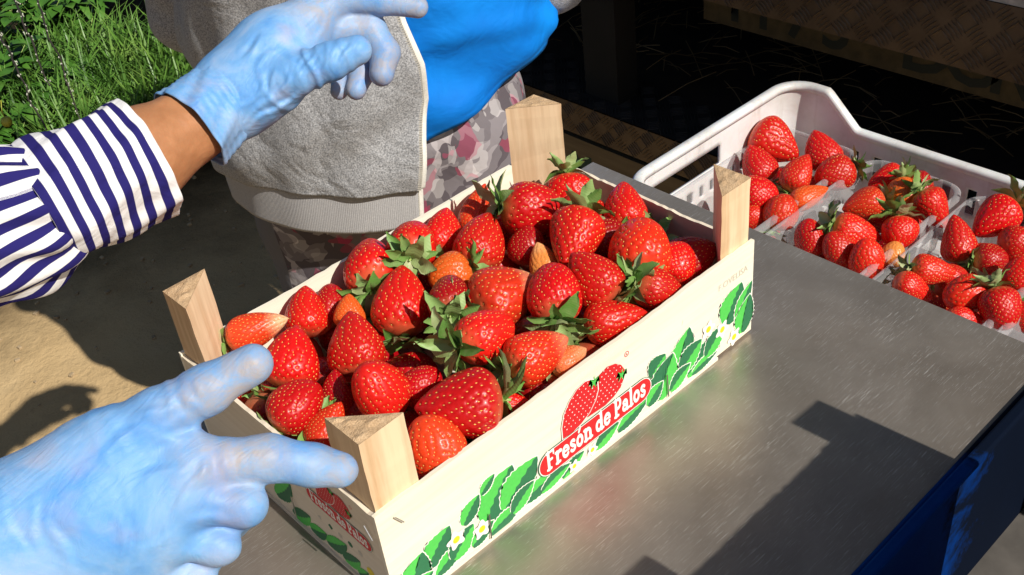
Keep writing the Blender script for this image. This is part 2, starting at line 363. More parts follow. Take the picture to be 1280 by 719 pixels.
# trailer
t = NT('dirty_tread_plate'); v = t.coord(); n = t.noise(v,10,6,0.65)
t.set(Base_Color=t.ramp(n,[(0.3,(0.095,0.065,0.042)),(0.7,(0.19,0.135,0.085))]), Roughness=0.55, Metallic=0.5); M['tread'] = t.m
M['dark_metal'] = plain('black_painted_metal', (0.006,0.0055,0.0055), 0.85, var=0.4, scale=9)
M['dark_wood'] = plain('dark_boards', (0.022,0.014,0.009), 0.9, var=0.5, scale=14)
M['board'] = wood('weathered_board', (0.20,0.15,0.085), (0.13,0.095,0.055), 1, 0.85, 25)
M['stencil'] = plain('stencil_ink', (0.022,0.028,0.024), 0.85); M['stencil_green'] = plain('stencil_ink_green', (0.02,0.05,0.035), 0.85)
M['white_paint'] = plain('chipped_white_paint', (0.50,0.47,0.42), 0.7, var=0.25, scale=60)
M['straw'] = plain('dry_straw', (0.20,0.13,0.06), 0.8, var=0.35, scale=30)

# ================================================================== THE SETTING
GZ = -0.80
def ss(n, a, b): # dense middle, geometric to the horizon
    mid = np.linspace(a, b, n); out = np.geomspace(0.15, 320, 26)
    return np.concatenate([(a-out)[::-1], mid, b+out])
gx = ss(130, -1.6, 3.4); gy = ss(150, -1.4, 5.4)
X, Y = np.meshgrid(gx, gy, indexing='ij')
def gh(x, y):
    return GZ + 0.010*np.sin(x*5.1+1.3*np.sin(y*3.2))+0.008*np.sin(y*7.3+1.1*np.sin(x*6.1))+0.004*np.sin(x*23+y*9)*np.sin(y*19-x*5)-0.012
gp = np.stack([X, Y, gh(X, Y)], -1)
t = NT('sandy_soil'); v = t.coord(); n = t.noise(v,2.4,7,0.62,0.3); n2 = t.noise(v,55,6,0.7); n3 = t.noise(v,9,5,0.6)
c = t.ramp(n,[(0.3,(0.46,0.315,0.155)),(0.55,(0.57,0.405,0.21)),(0.75,(0.63,0.47,0.265))]); c = t.mix(t.ramp(n2,[(0.62,0.0),(0.72,0.6)]), c, (0.30,0.20,0.10))
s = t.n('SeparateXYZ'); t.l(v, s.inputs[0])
weed_shade_alt = t.ramp(t.math('ADD', t.math('ADD', s.outputs[1], t.math('MULTIPLY', s.outputs[0], -0.25)), t.math('MULTIPLY', n3, 0.5)),[(0.0,0.0),(1.0,1.0)])
weed_shade = t.ramp(t.math('MULTIPLY_ADD', t.math('ADD', s.outputs[1], t.math('MULTIPLY', n3, 0.5)), 1.0, -1.95),[(0.0,0.0),(0.55,1.0)])
c = t.mix(weed_shade, c, t.ramp(n2,[(0.3,(0.012,0.010,0.007)),(0.7,(0.05,0.038,0.022))]))  # soil colour darkened here to stand for shade among the weeds
t.set(Base_Color=c, Roughness=0.95, Specular_IOR_Level=0.1); t.bump(n2,0.5,0.012); t.bump(n3,0.35,0.03)
tag(loft('ground', gp, t.m), 'sandy earth, colour darkened to stand for shade under the weeds', 'ground', kind='structure')
# pebbles and twigs lying on the sand
mb = MB()
for i in range(220):
    x, y = rng.uniform(-0.3,0.9), rng.uniform(1.0,2.4); r = rng.uniform(0.002,0.007); z = float(gh(x,y))
    a = rng.uniform(0,3.1)
    mb.obox((x,y,z+r*0.3),(r*math.cos(a),r*math.sin(a),0),(-r*0.7*math.sin(a),r*0.7*math.cos(a),0),(0,0,r*0.6))
tag(mb.build('gravel', plain('pebble_stone',(0.42,0.31,0.18),0.9,var=0.3), bevel=0.0015), 'small pebbles scattered on the sandy earth', 'gravel', kind='stuff')

# ------------------------------------------------------------------ steel table
TX0, TX1, TY0, TY1 = -0.10, 0.532, -0.2086, 0.315
tb = empty('steel_table', (0.2,0.05,GZ), 'scratched stainless steel table under the printed wooden strawberry crate', 'table')
MB().box((TX0,TY0,-0.0022),(TX1,TY1,0.0)).build('tabletop', M['steel'], tb, bevel=0.0008)
for a, b in (((TX0,TY0,-0.05),(TX1,TY0+0.002,-0.0024)),((TX0,TY1-0.002,-0.05),(TX1,TY1,-0.0024)),((TX0,TY0+0.0022,-0.05),(TX0+0.002,TY1-0.0022,-0.0024)),((TX1-0.002,TY0+0.0022,-0.05),(TX1,TY1-0.0022,-0.0024))):
    MB().box(a,b).build('apron', M['steel_dark'], tb)
for x in (TX0+0.03,TX1-0.03):
    for y in (TY0+0.03,TY1-0.03):
        MB().box((x-0.018,y-0.018,GZ-0.02),(x+0.018,y+0.018,-0.0026)).build('leg', M['steel_dark'], tb, bevel=0.003)

# ------------------------------------------------------------------ printed wooden crate
CL, CW, CH, PH, PL = 0.40, 0.2555, 0.0985, 0.160, 0.0365
def post_mesh(name, corner, sx, sy, z0, z1, seed):
    r = np.random.default_rng(seed); cx, cy = corner; e = 0.0036
    a = np.array([cx+sx*e, cy+sy*e]); b = a+[sx*PL,0]; c = a+[0,sy*PL]
    if sx*sy < 0: b, c = c, b
    v = []; f = []
    nz = 14
    for i in range(nz+1):
        z = z0+(z1-z0)*i/nz
        for q in (a,b,c):
            j = r.normal(0,0.00022,2); v.append((q[0]+j[0],q[1]+j[1],z+(r.normal(0,0.0006) if i==nz else 0)))
    for i in range(nz):
        for k in range(3): f.append((i*3+k, i*3+(k+1)%3, (i+1)*3+(k+1)%3, (i+1)*3+k))
    return v, f, nz
def make_crate(name, label, group=None, printed=True, ph=PH):
    cr = empty(name, (0,0,0), label, 'crate', group)
    pts = {}
    def panel(nm, a, b, m):
        q = MB()
        # slightly ragged upper edge
        ax = 0 if abs(b[0]-a[0]) > abs(b[1]-a[1]) else 1
        n = 48; prev = None; V = []; F = []
        for i in range(n+1):
            u = i/n; zt = b[2]+rng.normal(0,0.00035)+0.0005*math.sin(u*17+a[1]*50)
            lo = list(a); hi = list(b)
            p0 = list(a); p0[ax] = a[ax]+(b[ax]-a[ax])*u; oth = 1-ax
            for (o_, z_) in ((a[oth],a[2]),(b[oth],a[2]),(b[oth],zt),(a[oth],zt)):
                p = [0,0,z_]; p[ax] = p0[ax]; p[oth] = o_; V.append(p)
        for i in range(n):
            for k in range(4): 
                fc = (i*4+k, (i+1)*4+k, (i+1)*4+(k+1)%4, i*4+(k+1)%4)
                F.append(fc if ax == 1 else fc[::-1])
        F.append((0,1,2,3) if ax == 1 else (3,2,1,0)); F.append(tuple(n*4+k for k in ((3,2,1,0) if ax == 1 else (0,1,2,3))))
        q.add(V,F); o = q.build(nm, m, cr)
        bm = bmesh.new(); bm.from_mesh(o.data); bmesh.ops.recalc_face_normals(bm, faces=bm.faces); bm.to_mesh(o.data); bm.free()
        return o
    fr = panel('front_panel', (0,0,0.003), (CL,0.0034,CH), M['panel'])
    panel('back_panel', (0,CW-0.0034,0.003), (CL,CW,CH), M['panel'])
    lf = panel('end_panel', (0.0002,0.0036,0.003), (0.0034,CW-0.0036,CH-0.002), M['panel_y'])
    panel('end_panel', (CL-0.0034,0.0036,0.003), (CL-0.0002,CW-0.0036,CH-0.004), M['panel_y'])
    for i in range(5):
        y0 = 0.004+i*0.0502; MB().box((0.004,y0,0.004),(CL-0.004,y0+0.0455,0.0072)).build('bottom_slat', M['panel'], cr)
    MB().box((0.03,-0.0015,0.0),(0.352,0.0255,0.0028)).build('bottom_strip', M['panel'], cr)
    MB().box((0.03,CW-0.0255,0.0),(0.352,CW+0.0015,0.0028)).build('bottom_strip', M['panel'], cr)
    MB().box((-0.0015,0.03,0.0),(0.0255,CW-0.03,0.0028)).build('bottom_strip', M['panel_y'], cr)
    MB().box((CL-0.0255,0.03,0.0),(CL+0.0015,CW-0.03,0.0028)).build('bottom_strip', M['panel_y'], cr)
    for k, (c, sx, sy) in enumerate((((0,0),1,1),((CL,0),-1,1),((CL,CW),-1,-1),((0,CW),1,-1))):
        v, f, nz = post_mesh('corner_post', c, sx, sy, 0.0002, ph-0.0006, 11+k)
        po = MB().add(v, f+[(2,1,0)]).build('corner_post', M['post'], cr)
        bm = bmesh.new(); top = []
        # rough sawn end
        A, B, C = [Vector(q) for q in v[-3:]]
        n = 9; g = {}
        r = np.random.default_rng(90+k)
        for i in range(n+1):
            for j in range(n+1-i):
                p = A+(B-A)*(i/n)+(C-A)*(j/n); edge = (i==0 or j==0 or i+j==n)
                g[i,j] = bm.verts.new(p+Vector((0,0,0.0002+ (0 if edge else abs(r.normal(0,0.0009))))))
        for i in range(n):
            for j in range(n-i):
                bm.faces.new((g[i,j],g[i+1,j],g[i,j+1]))
                if i+j < n-1: bm.faces.new((g[i+1,j],g[i+1,j+1],g[i,j+1]))
        me = bpy.data.meshes.new('sawn_end'); bm.to_mesh(me); bm.free(); obj('sawn_end', me, M['endgrain'], po)
    return cr, fr, lf
crate, front, endp = make_crate('wooden_crate', 'open pale wooden crate with leaf and strawberry print, heaped with strawberries')

# --- printing: flat shapes laid on the panels, layer by layer
def leaf_poly(base, tip, w, side=0, teeth=9, curve=0.12, grow=0.0):
    base = np.array(base,float); tip = np.array(tip,float); ax = tip-base; L = np.linalg.norm(ax); ax /= L; nn = np.array([-ax[1],ax[0]])
    def edge(sg):
        out = []
        for i in range(teeth*2+1):
            u = i/(teeth*2); r = w*math.sin(math.pi*min(1,u*0.93+0.07))**0.8*(1-0.25*u)+grow
            r *= 1.0+(0.10 if i%2 else -0.02)
            if u >= 0.999: r = 0
            out.append(base+ax*L*(u+(grow/L if u>=0.999 else 0))+nn*(sg*r+curve*L*math.sin(math.pi*u)*0.35))
        return out
    mid = [base+ax*L*u+nn*(curve*L*math.sin(math.pi*u)*0.35) for u in np.linspace(0,1,13)]
    if side == 0: return edge(1)+edge(-1)[::-1][1:]
    tm = []
    for i, q in enumerate(mid): tm.append(q+nn*side*(-w*(0.10 if (i%2 and 0<i<12) else 0.0)))
    return edge(side)+tm[::-1][1:]
def decal(name, polys, m, parent, to3, off):
    mb = MB(); bm = bmesh.new()
    for q in polys:
        vs = [bm.verts.new(to3(p[0],p[1],off)) for p in q]
        try: bm.faces.new(vs)
        except ValueError: pass
    bmesh.ops.triangulate(bm, faces=bm.faces[:], ngon_method='EAR_CLIP')
    me = bpy.data.meshes.new(name); bm.to_mesh(me); bm.free()
    return obj(name, me, m, parent)
def circ(c, r, n=20, r2=None, pet=0, ph=0.0):
    return [(c[0]+(r*(1+(0.22*math.cos(pet*a)) if pet else r))*math.cos(a+ph) if pet else c[0]+r*math.cos(a), c[1]+(r*(1+0.22*math.cos(pet*a)))*math.sin(a+ph) if pet else c[1]+(r2 or r)*math.sin(a)) for a in np.linspace(0,2*math.pi,n,endpoint=False)]
def capsule(x0, x1, z, r, n=12):
    return [(x1+r*math.cos(a),z+r*math.sin(a)) for a in np.linspace(-math.pi/2,math.pi/2,n)]+[(x0+r*math.cos(a),z+r*math.sin(a)) for a in np.linspace(math.pi/2,1.5*math.pi,n)]
# slab letters
def glyphs(text):
    S = 0.105; segs = []; x = 0.0
    def arc(cx,cy,rx,ry,a0,a1,n=14):
        q = [(cx+rx*math.cos(math.radians(a)),cy+ry*math.sin(math.radians(a))) for a in np.linspace(a0,a1,n)]
        return list(zip(q[:-1],q[1:]))
    H = lambda x0,x1,y,s=0.07: [((x0,y),(x1,y),s)]
    V = lambda x_,y0,y1,s=S: [((x_,y0),(x_,y1),s)]
    A = lambda l,s=S*0.9: [(a,b,s) for a,b in l]
    G = {'F': (0.74, V(0.22,0.06,0.94)+H(0.08,0.40,0.06)+H(0.08,0.66,0.93)+V(0.66,0.74,0.93,0.06)+H(0.22,0.52,0.52)),
     'r': (0.60, V(0.20,0.06,0.62)+H(0.07,0.40,0.06)+H(0.07,0.22,0.63)+A(arc(0.42,0.40,0.20,0.21,160,60))),
     'e': (0.64, A(arc(0.31,0.33,0.22,0.26,5,318,22))+H(0.12,0.53,0.35,0.06)),
     's': (0.56, A(arc(0.28,0.50,0.15,0.12,20,265,12)+arc(0.27,0.20,0.17,0.13,90,-160,12),0.085)),
     'o': (0.64, A(arc(0.31,0.33,0.21,0.25,0,360,24))),
     'n': (0.80, V(0.20,0.06,0.62)+H(0.07,0.36,0.06)+H(0.07,0.22,0.63)+A(arc(0.40,0.38,0.19,0.22,170,0,12))+V(0.59,0.06,0.40)+H(0.48,0.74,0.06)),
     'd': (0.74, A(arc(0.30,0.32,0.20,0.24,0,360,24))+V(0.53,0.06,0.94)+H(0.40,0.55,0.94)+H(0.53,0.69,0.06)),
     'P': (0.74, V(0.22,0.06,0.94)+H(0.08,0.42,0.06)+H(0.08,0.42,0.93)+A(arc(0.40,0.69,0.22,0.24,90,-90,14))+H(0.22,0.42,0.45)),
     'a': (0.66, A(arc(0.27,0.22,0.16,0.15,0,360,18),0.085)+V(0.47,0.06,0.44,0.095)+A(arc(0.30,0.42,0.17,0.17,150,0,10),0.085)+H(0.47,0.62,0.06)),
     'l': (0.40, V(0.20,0.06,0.94)+H(0.07,0.34,0.06)+H(0.07,0.22,0.94))}
    for ch in text:
        if ch == ' ': x += 0.26; continue
        acc = ch == 'ó'
        wd, L = G['o' if acc else ch]
        segs += [((a[0]+x,a[1]),(b[0]+x,b[1]),s) for a,b,s in L]
        if acc: segs.append(((0.29+x,0.80),(0.42+x,0.98),0.075))
        x += wd
    return segs, x
segs, TW = glyphs('Fresón de Palos')
def letter_mesh(scale, thick):
    h = 0.022; nx = int((TW+0.1)/h); ny = int(1.25/h); xs = -0.05+h*np.arange(nx); ys = -0.12+h*np.arange(ny)
    g = np.stack(np.meshgrid(xs,ys,indexing='ij'),-1); d = np.full(g.shape[:2],9.0)
    for a,b,s in segs:
        a = np.array(a); b = np.array(b); ba = b-a; t_ = np.clip(((g-a)@ba)/(ba@ba),0,1); d = np.minimum(d, np.linalg.norm(g-a-t_[...,None]*ba,axis=-1)-s)
    zz = np.array([-2.5,-1.5,-0.5,0.5,1.5,2.5]); F = np.maximum(d[...,None], (np.abs(zz)-1.0)[None,None,:]*h)
    V, Fc = surfnet(F, (0,0,0), 1.0)
    V = np.stack([xs[0]+V[:,0]*h, ys[0]+V[:,1]*h, V[:,2]-2.5],1)
    return V, Fc, scale
def print_panel(parent, to3, full=True):
    Lf = [((.086,.020),(.1163,.056),.0125,-1),((.104,.017),(.1406,.046),.0115,-1),((.085,.050),(.0996,.0602),.0035,-1),((.066,.034),(.0835,.0522),.0055,-1),
          ((.031,.020),(.0544,.0445),.0085,-1),((.014,.010),(.0285,.0396),.0090,-1),((.122,.011),(.163,.0155),.0060,-1),((.088,.006),(.121,.0115),.0055,-1),((.036,.007),(.066,.0195),.0055,-1),
          ((.163,.004),(.188,.0155),.0045,1),((.200,.008),(.228,.0165),.0055,1),((.226,.008),(.263,.0165),.0055,-1),
          ((.364,.031),(.384,.0645),.0115,-1),((.3785,.025),(.3985,.0580),.0060,-1),((.3860,.008),(.3960,.0450),.0085,-1),((.3005,.0150),(.3152,.0590),.0105,-1),
          ((.312,.009),(.357,.0235),.0085,1),((.318,.006),(.352,.0095),.0040,-1),((.303,.017),(.331,.0365),.0085,1),((.2665,.037),(.2850,.0505),.0080,1),((.2755,.006),(.2940,.0455),.0115,1),
          ((.008,.007),(.034,.0150),.0050,-1),((.052,.010),(.074,.0300),.0075,1),((.070,.008),(.092,.0180),.0050,-1),((.110,.010),(.134,.0260),.0060,1),((.140,.008),(.172,.0145),.0045,1),((.262,.010),(.281,.0240),.0060,-1),((.290,.007),(.316,.0200),.0060,1),((.336,.014),(.362,.0330),.0075,1)]
    if full:
        o0, st = 0.00018, 0.00016
        off = o0
        for i,(b,tp,w_,sd) in enumerate(Lf):
            w_ *= 1.65
            k = o0+0.00006*i
            decal('leaf_print', [leaf_poly(b,tp,w_,0,grow=0.0011)], M['ink_white'], parent, to3, k)
            decal('leaf_print', [leaf_poly(b,tp,w_,0)], M['ink_green'], parent, to3, k+0.00002)
            decal('leaf_print', [leaf_poly(b,tp,w_*0.97,sd)], M['ink_dark'], parent, to3, k+0.00004)
        for i,c in enumerate(((.3393,.0414),(.358,.0296),(.3747,.0110),(.0572,.0275),(.0804,.0186),(.1755,.0085),(.1960,.0105))):
            s_ = 0.0075 if i < 5 else 0.0052
            decal('flower_print', [circ(c, s_, 40, pet=5, ph=i)], M['ink_white'], parent, to3, 0.00200+0.00002*i)
            decal('flower_print', [circ(c, s_*0.42, 16)], M['ink_yellow'], parent, to3, 0.00216+0.00002*i)
    k = 0.00236 if full else 0.0011
    # two strawberries
    bl = [(.1665,.0445),(.1668,.056),(.170,.067),(.1765,.0755),(.185,.0815),(.194,.083),(.2015,.0800),(.2065,.0735),(.2065,.066),(.203,.058),(.196,.0505),(.187,.046),(.176,.0435)]
    br = [(.1935,.047),(.1985,.060),(.2025,.0715),(.2095,.079),(.2185,.0815),(.2265,.0790),(.2330,.0735),(.2365,.0665),(.2355,.0585),(.231,.0515),(.223,.0475),(.213,.0455)]
    decal('strawberry_print', [br], M['ink_red'], parent, to3, k); decal('strawberry_print', [[(.1870+(p_[0]-.1870)*1.05,.063+(p_[1]-.063)*1.04) for p_ in bl]], M['ink_white'], parent, to3, k+0.00006); decal('strawberry_print', [bl], M['ink_red'], parent, to3, k+0.00012)
    sd = []; rr = np.random.default_rng(5)
    for poly in (bl, br):
        c = np.mean(poly,0)
        for i in range(-4,5):
            for j in range(-4,5):
                p = c+np.array([i*0.0045+0.002*(j%2), j*0.0042])
                inside = False; q = len(poly)-1
                for m_ in range(len(poly)):
                    (xa,ya),(xb,yb) = poly[m_],poly[q]
                    if (ya>p[1])!=(yb>p[1]) and p[0] < (xb-xa)*(p[1]-ya)/(yb-ya)+xa: inside = not inside
                    q = m_
                if inside and p[1] > .0475: sd.append(circ(p, 0.00035+0.0004*rr.random(), 5, 0.0006))
    decal('seed_print', sd, M['ink_white'], parent, to3, k+0.00026)
    for c in ((.2030,.0765),(.2330,.0635)):
        decal('leaf_print', [[(c[0]+(0.0065 if i%2 else 0.0018)*math.cos(a), c[1]+(0.0065 if i%2 else 0.0018)*math.sin(a)) for i,a in enumerate(np.linspace(0,2*math.pi,14,endpoint=False))]], M['ink_green'], parent, to3, k+0.0003)
    decal('plate_print', [capsule(.1515,.2545,.0315,.0125)], M['ink_dark'], parent, to3, k+0.0004)
    decal('plate_print', [capsule(.1515,.2545,.0315,.0119)], M['ink_white'], parent, to3, k+0.0005)
    decal('plate_print', [capsule(.1515,.2545,.0315,.0111)], M['ink_red'], parent, to3, k+0.0006)
    V, Fc, _ = letter_mesh(1,1); s_ = 0.1125/TW
    V3 = [to3(.1470+p[0]*s_, .0245+p[1]*s_*1.52, k+0.0009+p[2]*0.00012) for p in V]
    me = mesh_data('lettering', V3, Fc.tolist(), False); bm = bmesh.new(); bm.from_mesh(me); bmesh.ops.recalc_face_normals(bm, faces=bm.faces); bm.to_mesh(me); bm.free()
    obj('lettering', me, M['ink_white'], parent)
    ring = circ((.2405,.0790),.0026,20)
    rb = MB()
    for i in range(20):
        a, b = ring[i], ring[(i+1)%20]; a2 = tuple(.75*a[j]+.25*(.2405,.0790)[j] for j in (0,1)); b2 = tuple(.75*b[j]+.25*(.2405,.0790)[j] for j in (0,1))
        rb.poly([to3(*q,0.0003) for q in (a,b,b2,a2)])
    rb.build('trademark_print', M['ink_red'], parent)
    return k
def text_mesh(name, s, size, m, parent, mat4, bold=0.0):
    cu = bpy.data.curves.new(name,'FONT'); cu.body = s; cu.size = size; cu.offset = bold; cu.fill_mode = 'FRONT'; cu.resolution_u = 3
    to = bpy.data.objects.new(name, cu); col.objects.link(to)
    dg = bpy.context.evaluated_depsgraph_get(); me = bpy.data.meshes.new_from_object(to.evaluated_get(dg)); bpy.data.objects.remove(to)
    me.transform(mat4); o = obj(name, me, None, parent); me.materials.clear(); me.materials.append(m); return o
def basis(o_, x, y):
    x = Vector(x).normalized(); y = Vector(y).normalized(); z = x.cross(y)
    m = Matrix((x,y,z)).transposed().to_4x4(); m.translation = Vector(o_); return m
print_panel(front, lambda x,z,o: (x, -o*0.42, z))
text_mesh('trademark_print', 'R', 0.0032, M['ink_red'], front, basis((.2394,-.0004,.0779),(1,0,0),(0,0,1)))
text_mesh('stamp_print', 'F.OVELISA', 0.0088, M['ink_grey'], front, basis((.3525,-.00025,.0722),(1,0,0),(0,0,1)))
# smaller print on the end panel
SL = 0.078/0.127
def end3(x, z, o): return (0.0002-o*0.3, 0.0925-(x-.139)*SL, 0.0385+(z-.0)*SL*0.98)
print_panel(endp, end3, False)
for b,tp,w_,sd in (((.150,.012),(.118,.046),.010,1),((.128,.006),(.100,.024),.009,-1),((.105,.008),(.080,.020),.008,1),((.083,.010),(.052,.030),.009,1),((.062,.008),(.038,.024),.008,-1),((.045,.006),(.030,.018),.006,1)):
    f3 = lambda x,z,o: (0.0002-o*0.6, x, z)
    decal('leaf_print', [leaf_poly(b,tp,w_,0)], M['ink_green'], endp, f3, 0.0003+w_*0.01); decal('leaf_print', [leaf_poly(b,tp,w_*.97,sd)], M['ink_dark'], endp, f3, 0.0005+w_*0.01)
decal('flower_print', [circ((.026,.022),.0048,12)], M['ink_yellow'], endp, f3, 0.0003)
for i,(y,z) in enumerate(((.0835,.036),(.070,.036),(.058,.036),(.046,.036),(.034,.036))):
    decal('symbol_print', [circ((y,z),.0030,3+i)], M['ink_dark'] if i%2 else M['ink_grey'], endp, f3, 0.0003)
for (x0,z0,x1,z1) in ((.0879,.029,.0862,.0045),(.0134,.0892,.0189,.0801),(.2845,.0290,.2860,.0045)):
    MB().tube([(x0,-0.0022,z0),(x1,-0.0022,z1)],0.0006,6).build('staple', M['staple'], crate)
for (y0,z0,y1,z1) in ((.1184,.034,.1200,.009),(.0127,.0836,.0062,.0738)):
    MB().tube([(-0.0022,y0,z0),(-0.0022,y1,z1)],0.0006,6).build('staple', M['staple'], crate)

# ================================================================== STRAWBERRIES
def berry_profile(t, kind):
    sh, e1, e2, asym = {'cone':(0.29,1.75,0.74,0),'round':(0.38,2.2,0.58,0),'wedge':(0.24,1.9,0.75,1),'long':(0.30,1.8,0.78,0),'heart':(0.27,1.6,0.72,0.5)}[kind]
    u = np.clip((t-sh)/(1-sh),0,1); a = np.clip(1-t/sh,0,1)
    r = np.where(t<sh, (1-a**2.4)**0.5*0.97+0.03*(1-a), (1-u**e1)**e2)
    return 0.5*r, asym
BERRY = {}
def berry_mesh(kind, seed):
    key = (kind, seed)
    if key in BERRY: return BERRY[key]
    r = np.random.default_rng(seed); nT, nP = 92, 128
    ph = r.uniform(0,6.28,4)
    def surf(tt, pp):
        R, asym = berry_profile(tt, kind)
        lump = 1+0.05*np.cos(2*pp+ph[0])*(0.4+asym)+0.035*np.cos(3*pp+ph[1])*np.sin(3.1*tt)+0.03*np.sin(5*tt+ph[2]+np.cos(pp))
        bend = 0.06*np.sin(math.pi*tt*0.9+ph[3])
        return np.stack([R*lump*np.cos(pp)+bend*0.7, R*lump*np.sin(pp)*(1-0.16*asym), 0.5-tt-0.05*np.exp(-((tt)/0.05)**2)*0],-1)
    tt = 0.5-0.5*np.cos(np.linspace(0.02,math.pi-0.02,nT)); pp = np.linspace(0,2*math.pi,nP,endpoint=False)
    G = surf(tt[:,None]+0*pp[None], 0*tt[:,None]+pp[None])
    # seeds: spiral, density by circumference
    S_t, S_p = [], []
    rows = 15
    for i in range(rows):
        t_ = 0.09+0.86*i/(rows-1); R,_ = berry_profile(np.array(t_), kind); n_ = max(3,int(round(2*math.pi*float(R)/0.155)))
        for j in range(n_):
            S_t.append(np.clip(t_+r.normal(0,0.009),0.05,0.975)); S_p.append(2*math.pi*(j+0.5*(i%2))/n_+r.normal(0,0.05))
    S = surf(np.array(S_t), np.array(S_p))
    dT = (surf(np.array(S_t)+1e-3,np.array(S_p))-S); dP = (surf(np.array(S_t),np.array(S_p)+1e-3)-S)
    dT /= np.linalg.norm(dT,axis=1)[:,None]; dP /= np.linalg.norm(dP,axis=1)[:,None]; SN = np.cross(dT,dP); SN *= np.sign((SN*(S-[0,0,0.1])).sum(1))[:,None]
    gv = G.reshape(-1,3); gt = np.gradient(G,axis=0); gpv = np.roll(G,-1,1)-np.roll(G,1,1); N = np.cross(gt,gpv).reshape(-1,3); N /= np.linalg.norm(N,axis=1)[:,None]+1e-9; N *= np.sign((N*(gv-[0,0,0.05])).sum(1))[:,None]
    d2 = np.concatenate([((q_[:,None]-S[None])**2).sum(-1).min(1) for q_ in np.array_split(gv,8)])
    gv = gv - N*(0.023*np.exp(-d2/0.027**2)-0.003)[:,None]
    V = np.concatenate([gv, [[gv[:nP,0].mean(),gv[:nP,1].mean(),0.47],[gv[-nP:,0].mean(),gv[-nP:,1].mean(),-0.5]]])
    F = [(i*nP+j,(i+1)*nP+j,(i+1)*nP+(j+1)%nP,i*nP+(j+1)%nP) for i in range(nT-1) for j in range(nP)]
    F += [(len(gv),j,(j+1)%nP) for j in range(nP)]+[(len(gv)+1,(nT-1)*nP+(j+1)%nP,(nT-1)*nP+j) for j in range(nP)]
    me = mesh_data('flesh', V, F); me.materials.append(M['flesh'])
    sv, sf = [], []
    for p, n_, a_, b_ in zip(S, SN, dT, dP):
        k = len(sv); c = p-n_*0.012; L_, W_, H_ = 0.021, 0.0115, 0.011
        sv += [c+a_*L_, c+b_*W_, c-a_*L_, c-b_*W_, c+n_*H_, c-n_*H_]
        for i in range(4): sf += [(k+i,k+(i+1)%4,k+4),(k+(i+1)%4,k+i,k+5)]
    ms_ = mesh_data('seeds', sv, sf); ms_.materials.append(M['seed'])
    BERRY[key] = (me, ms_); return BERRY[key]
def sepal_mesh(k):
    r = np.random.default_rng(300+k); n = 7; L_ = 0.43*(1+0.12*k%0.3); W_ = 0.082+0.016*(k%3); rise = [0.10,0.28,-0.12,0.45,0.02,-0.3][k]
    V = []
    for i in range(n):
        u = i/(n-1); wd = W_*(math.sin(math.pi*min(1,0.16+u*0.84))**0.75) if u < 1 else 0.004
        x = 0.03+L_*u*(1-0.12*u*abs(rise)); z = rise*u*u*0.5+0.03*math.sin(u*3)+0.01*r.normal(); tw = 0.35*(k-2)*u*0.3
        for s_ in (-1,-0.5,0,0.5,1): V.append((x, s_*wd*math.cos(tw)+0.015*r.normal()*u, z+abs(s_)*wd*0.42+s_*wd*math.sin(tw)))
    F = [(i*5+j,i*5+j+1,(i+1)*5+j+1,(i+1)*5+j) for i in range(n-1) for j in range(4)]
    me = mesh_data('sepal', V, F); me.materials.append(M['sepal']); return me
SEP = [sepal_mesh(k) for k in range(6)]
mb = MB(); mb.tube([(0,0,-0.03),(0,0,0.02),(0,0,0.04)],[0.11,0.10,0.03],12); mb.tube([(0,0,0.03),(0.005,0,0.10),(0.02,0,0.17)],[0.032,0.028,0.026],8)
CALYX = mesh_data('calyx', mb.v, mb.f); CALYX.materials.append(M['stalk'])
COLS = {'r':(0.62,0.009,0.006),'d':(0.38,0.004,0.006),'b':(0.72,0.022,0.008),'o':(0.82,0.09,0.013),'p':(0.80,0.21,0.06),'c':(0.46,0.005,0.007)}
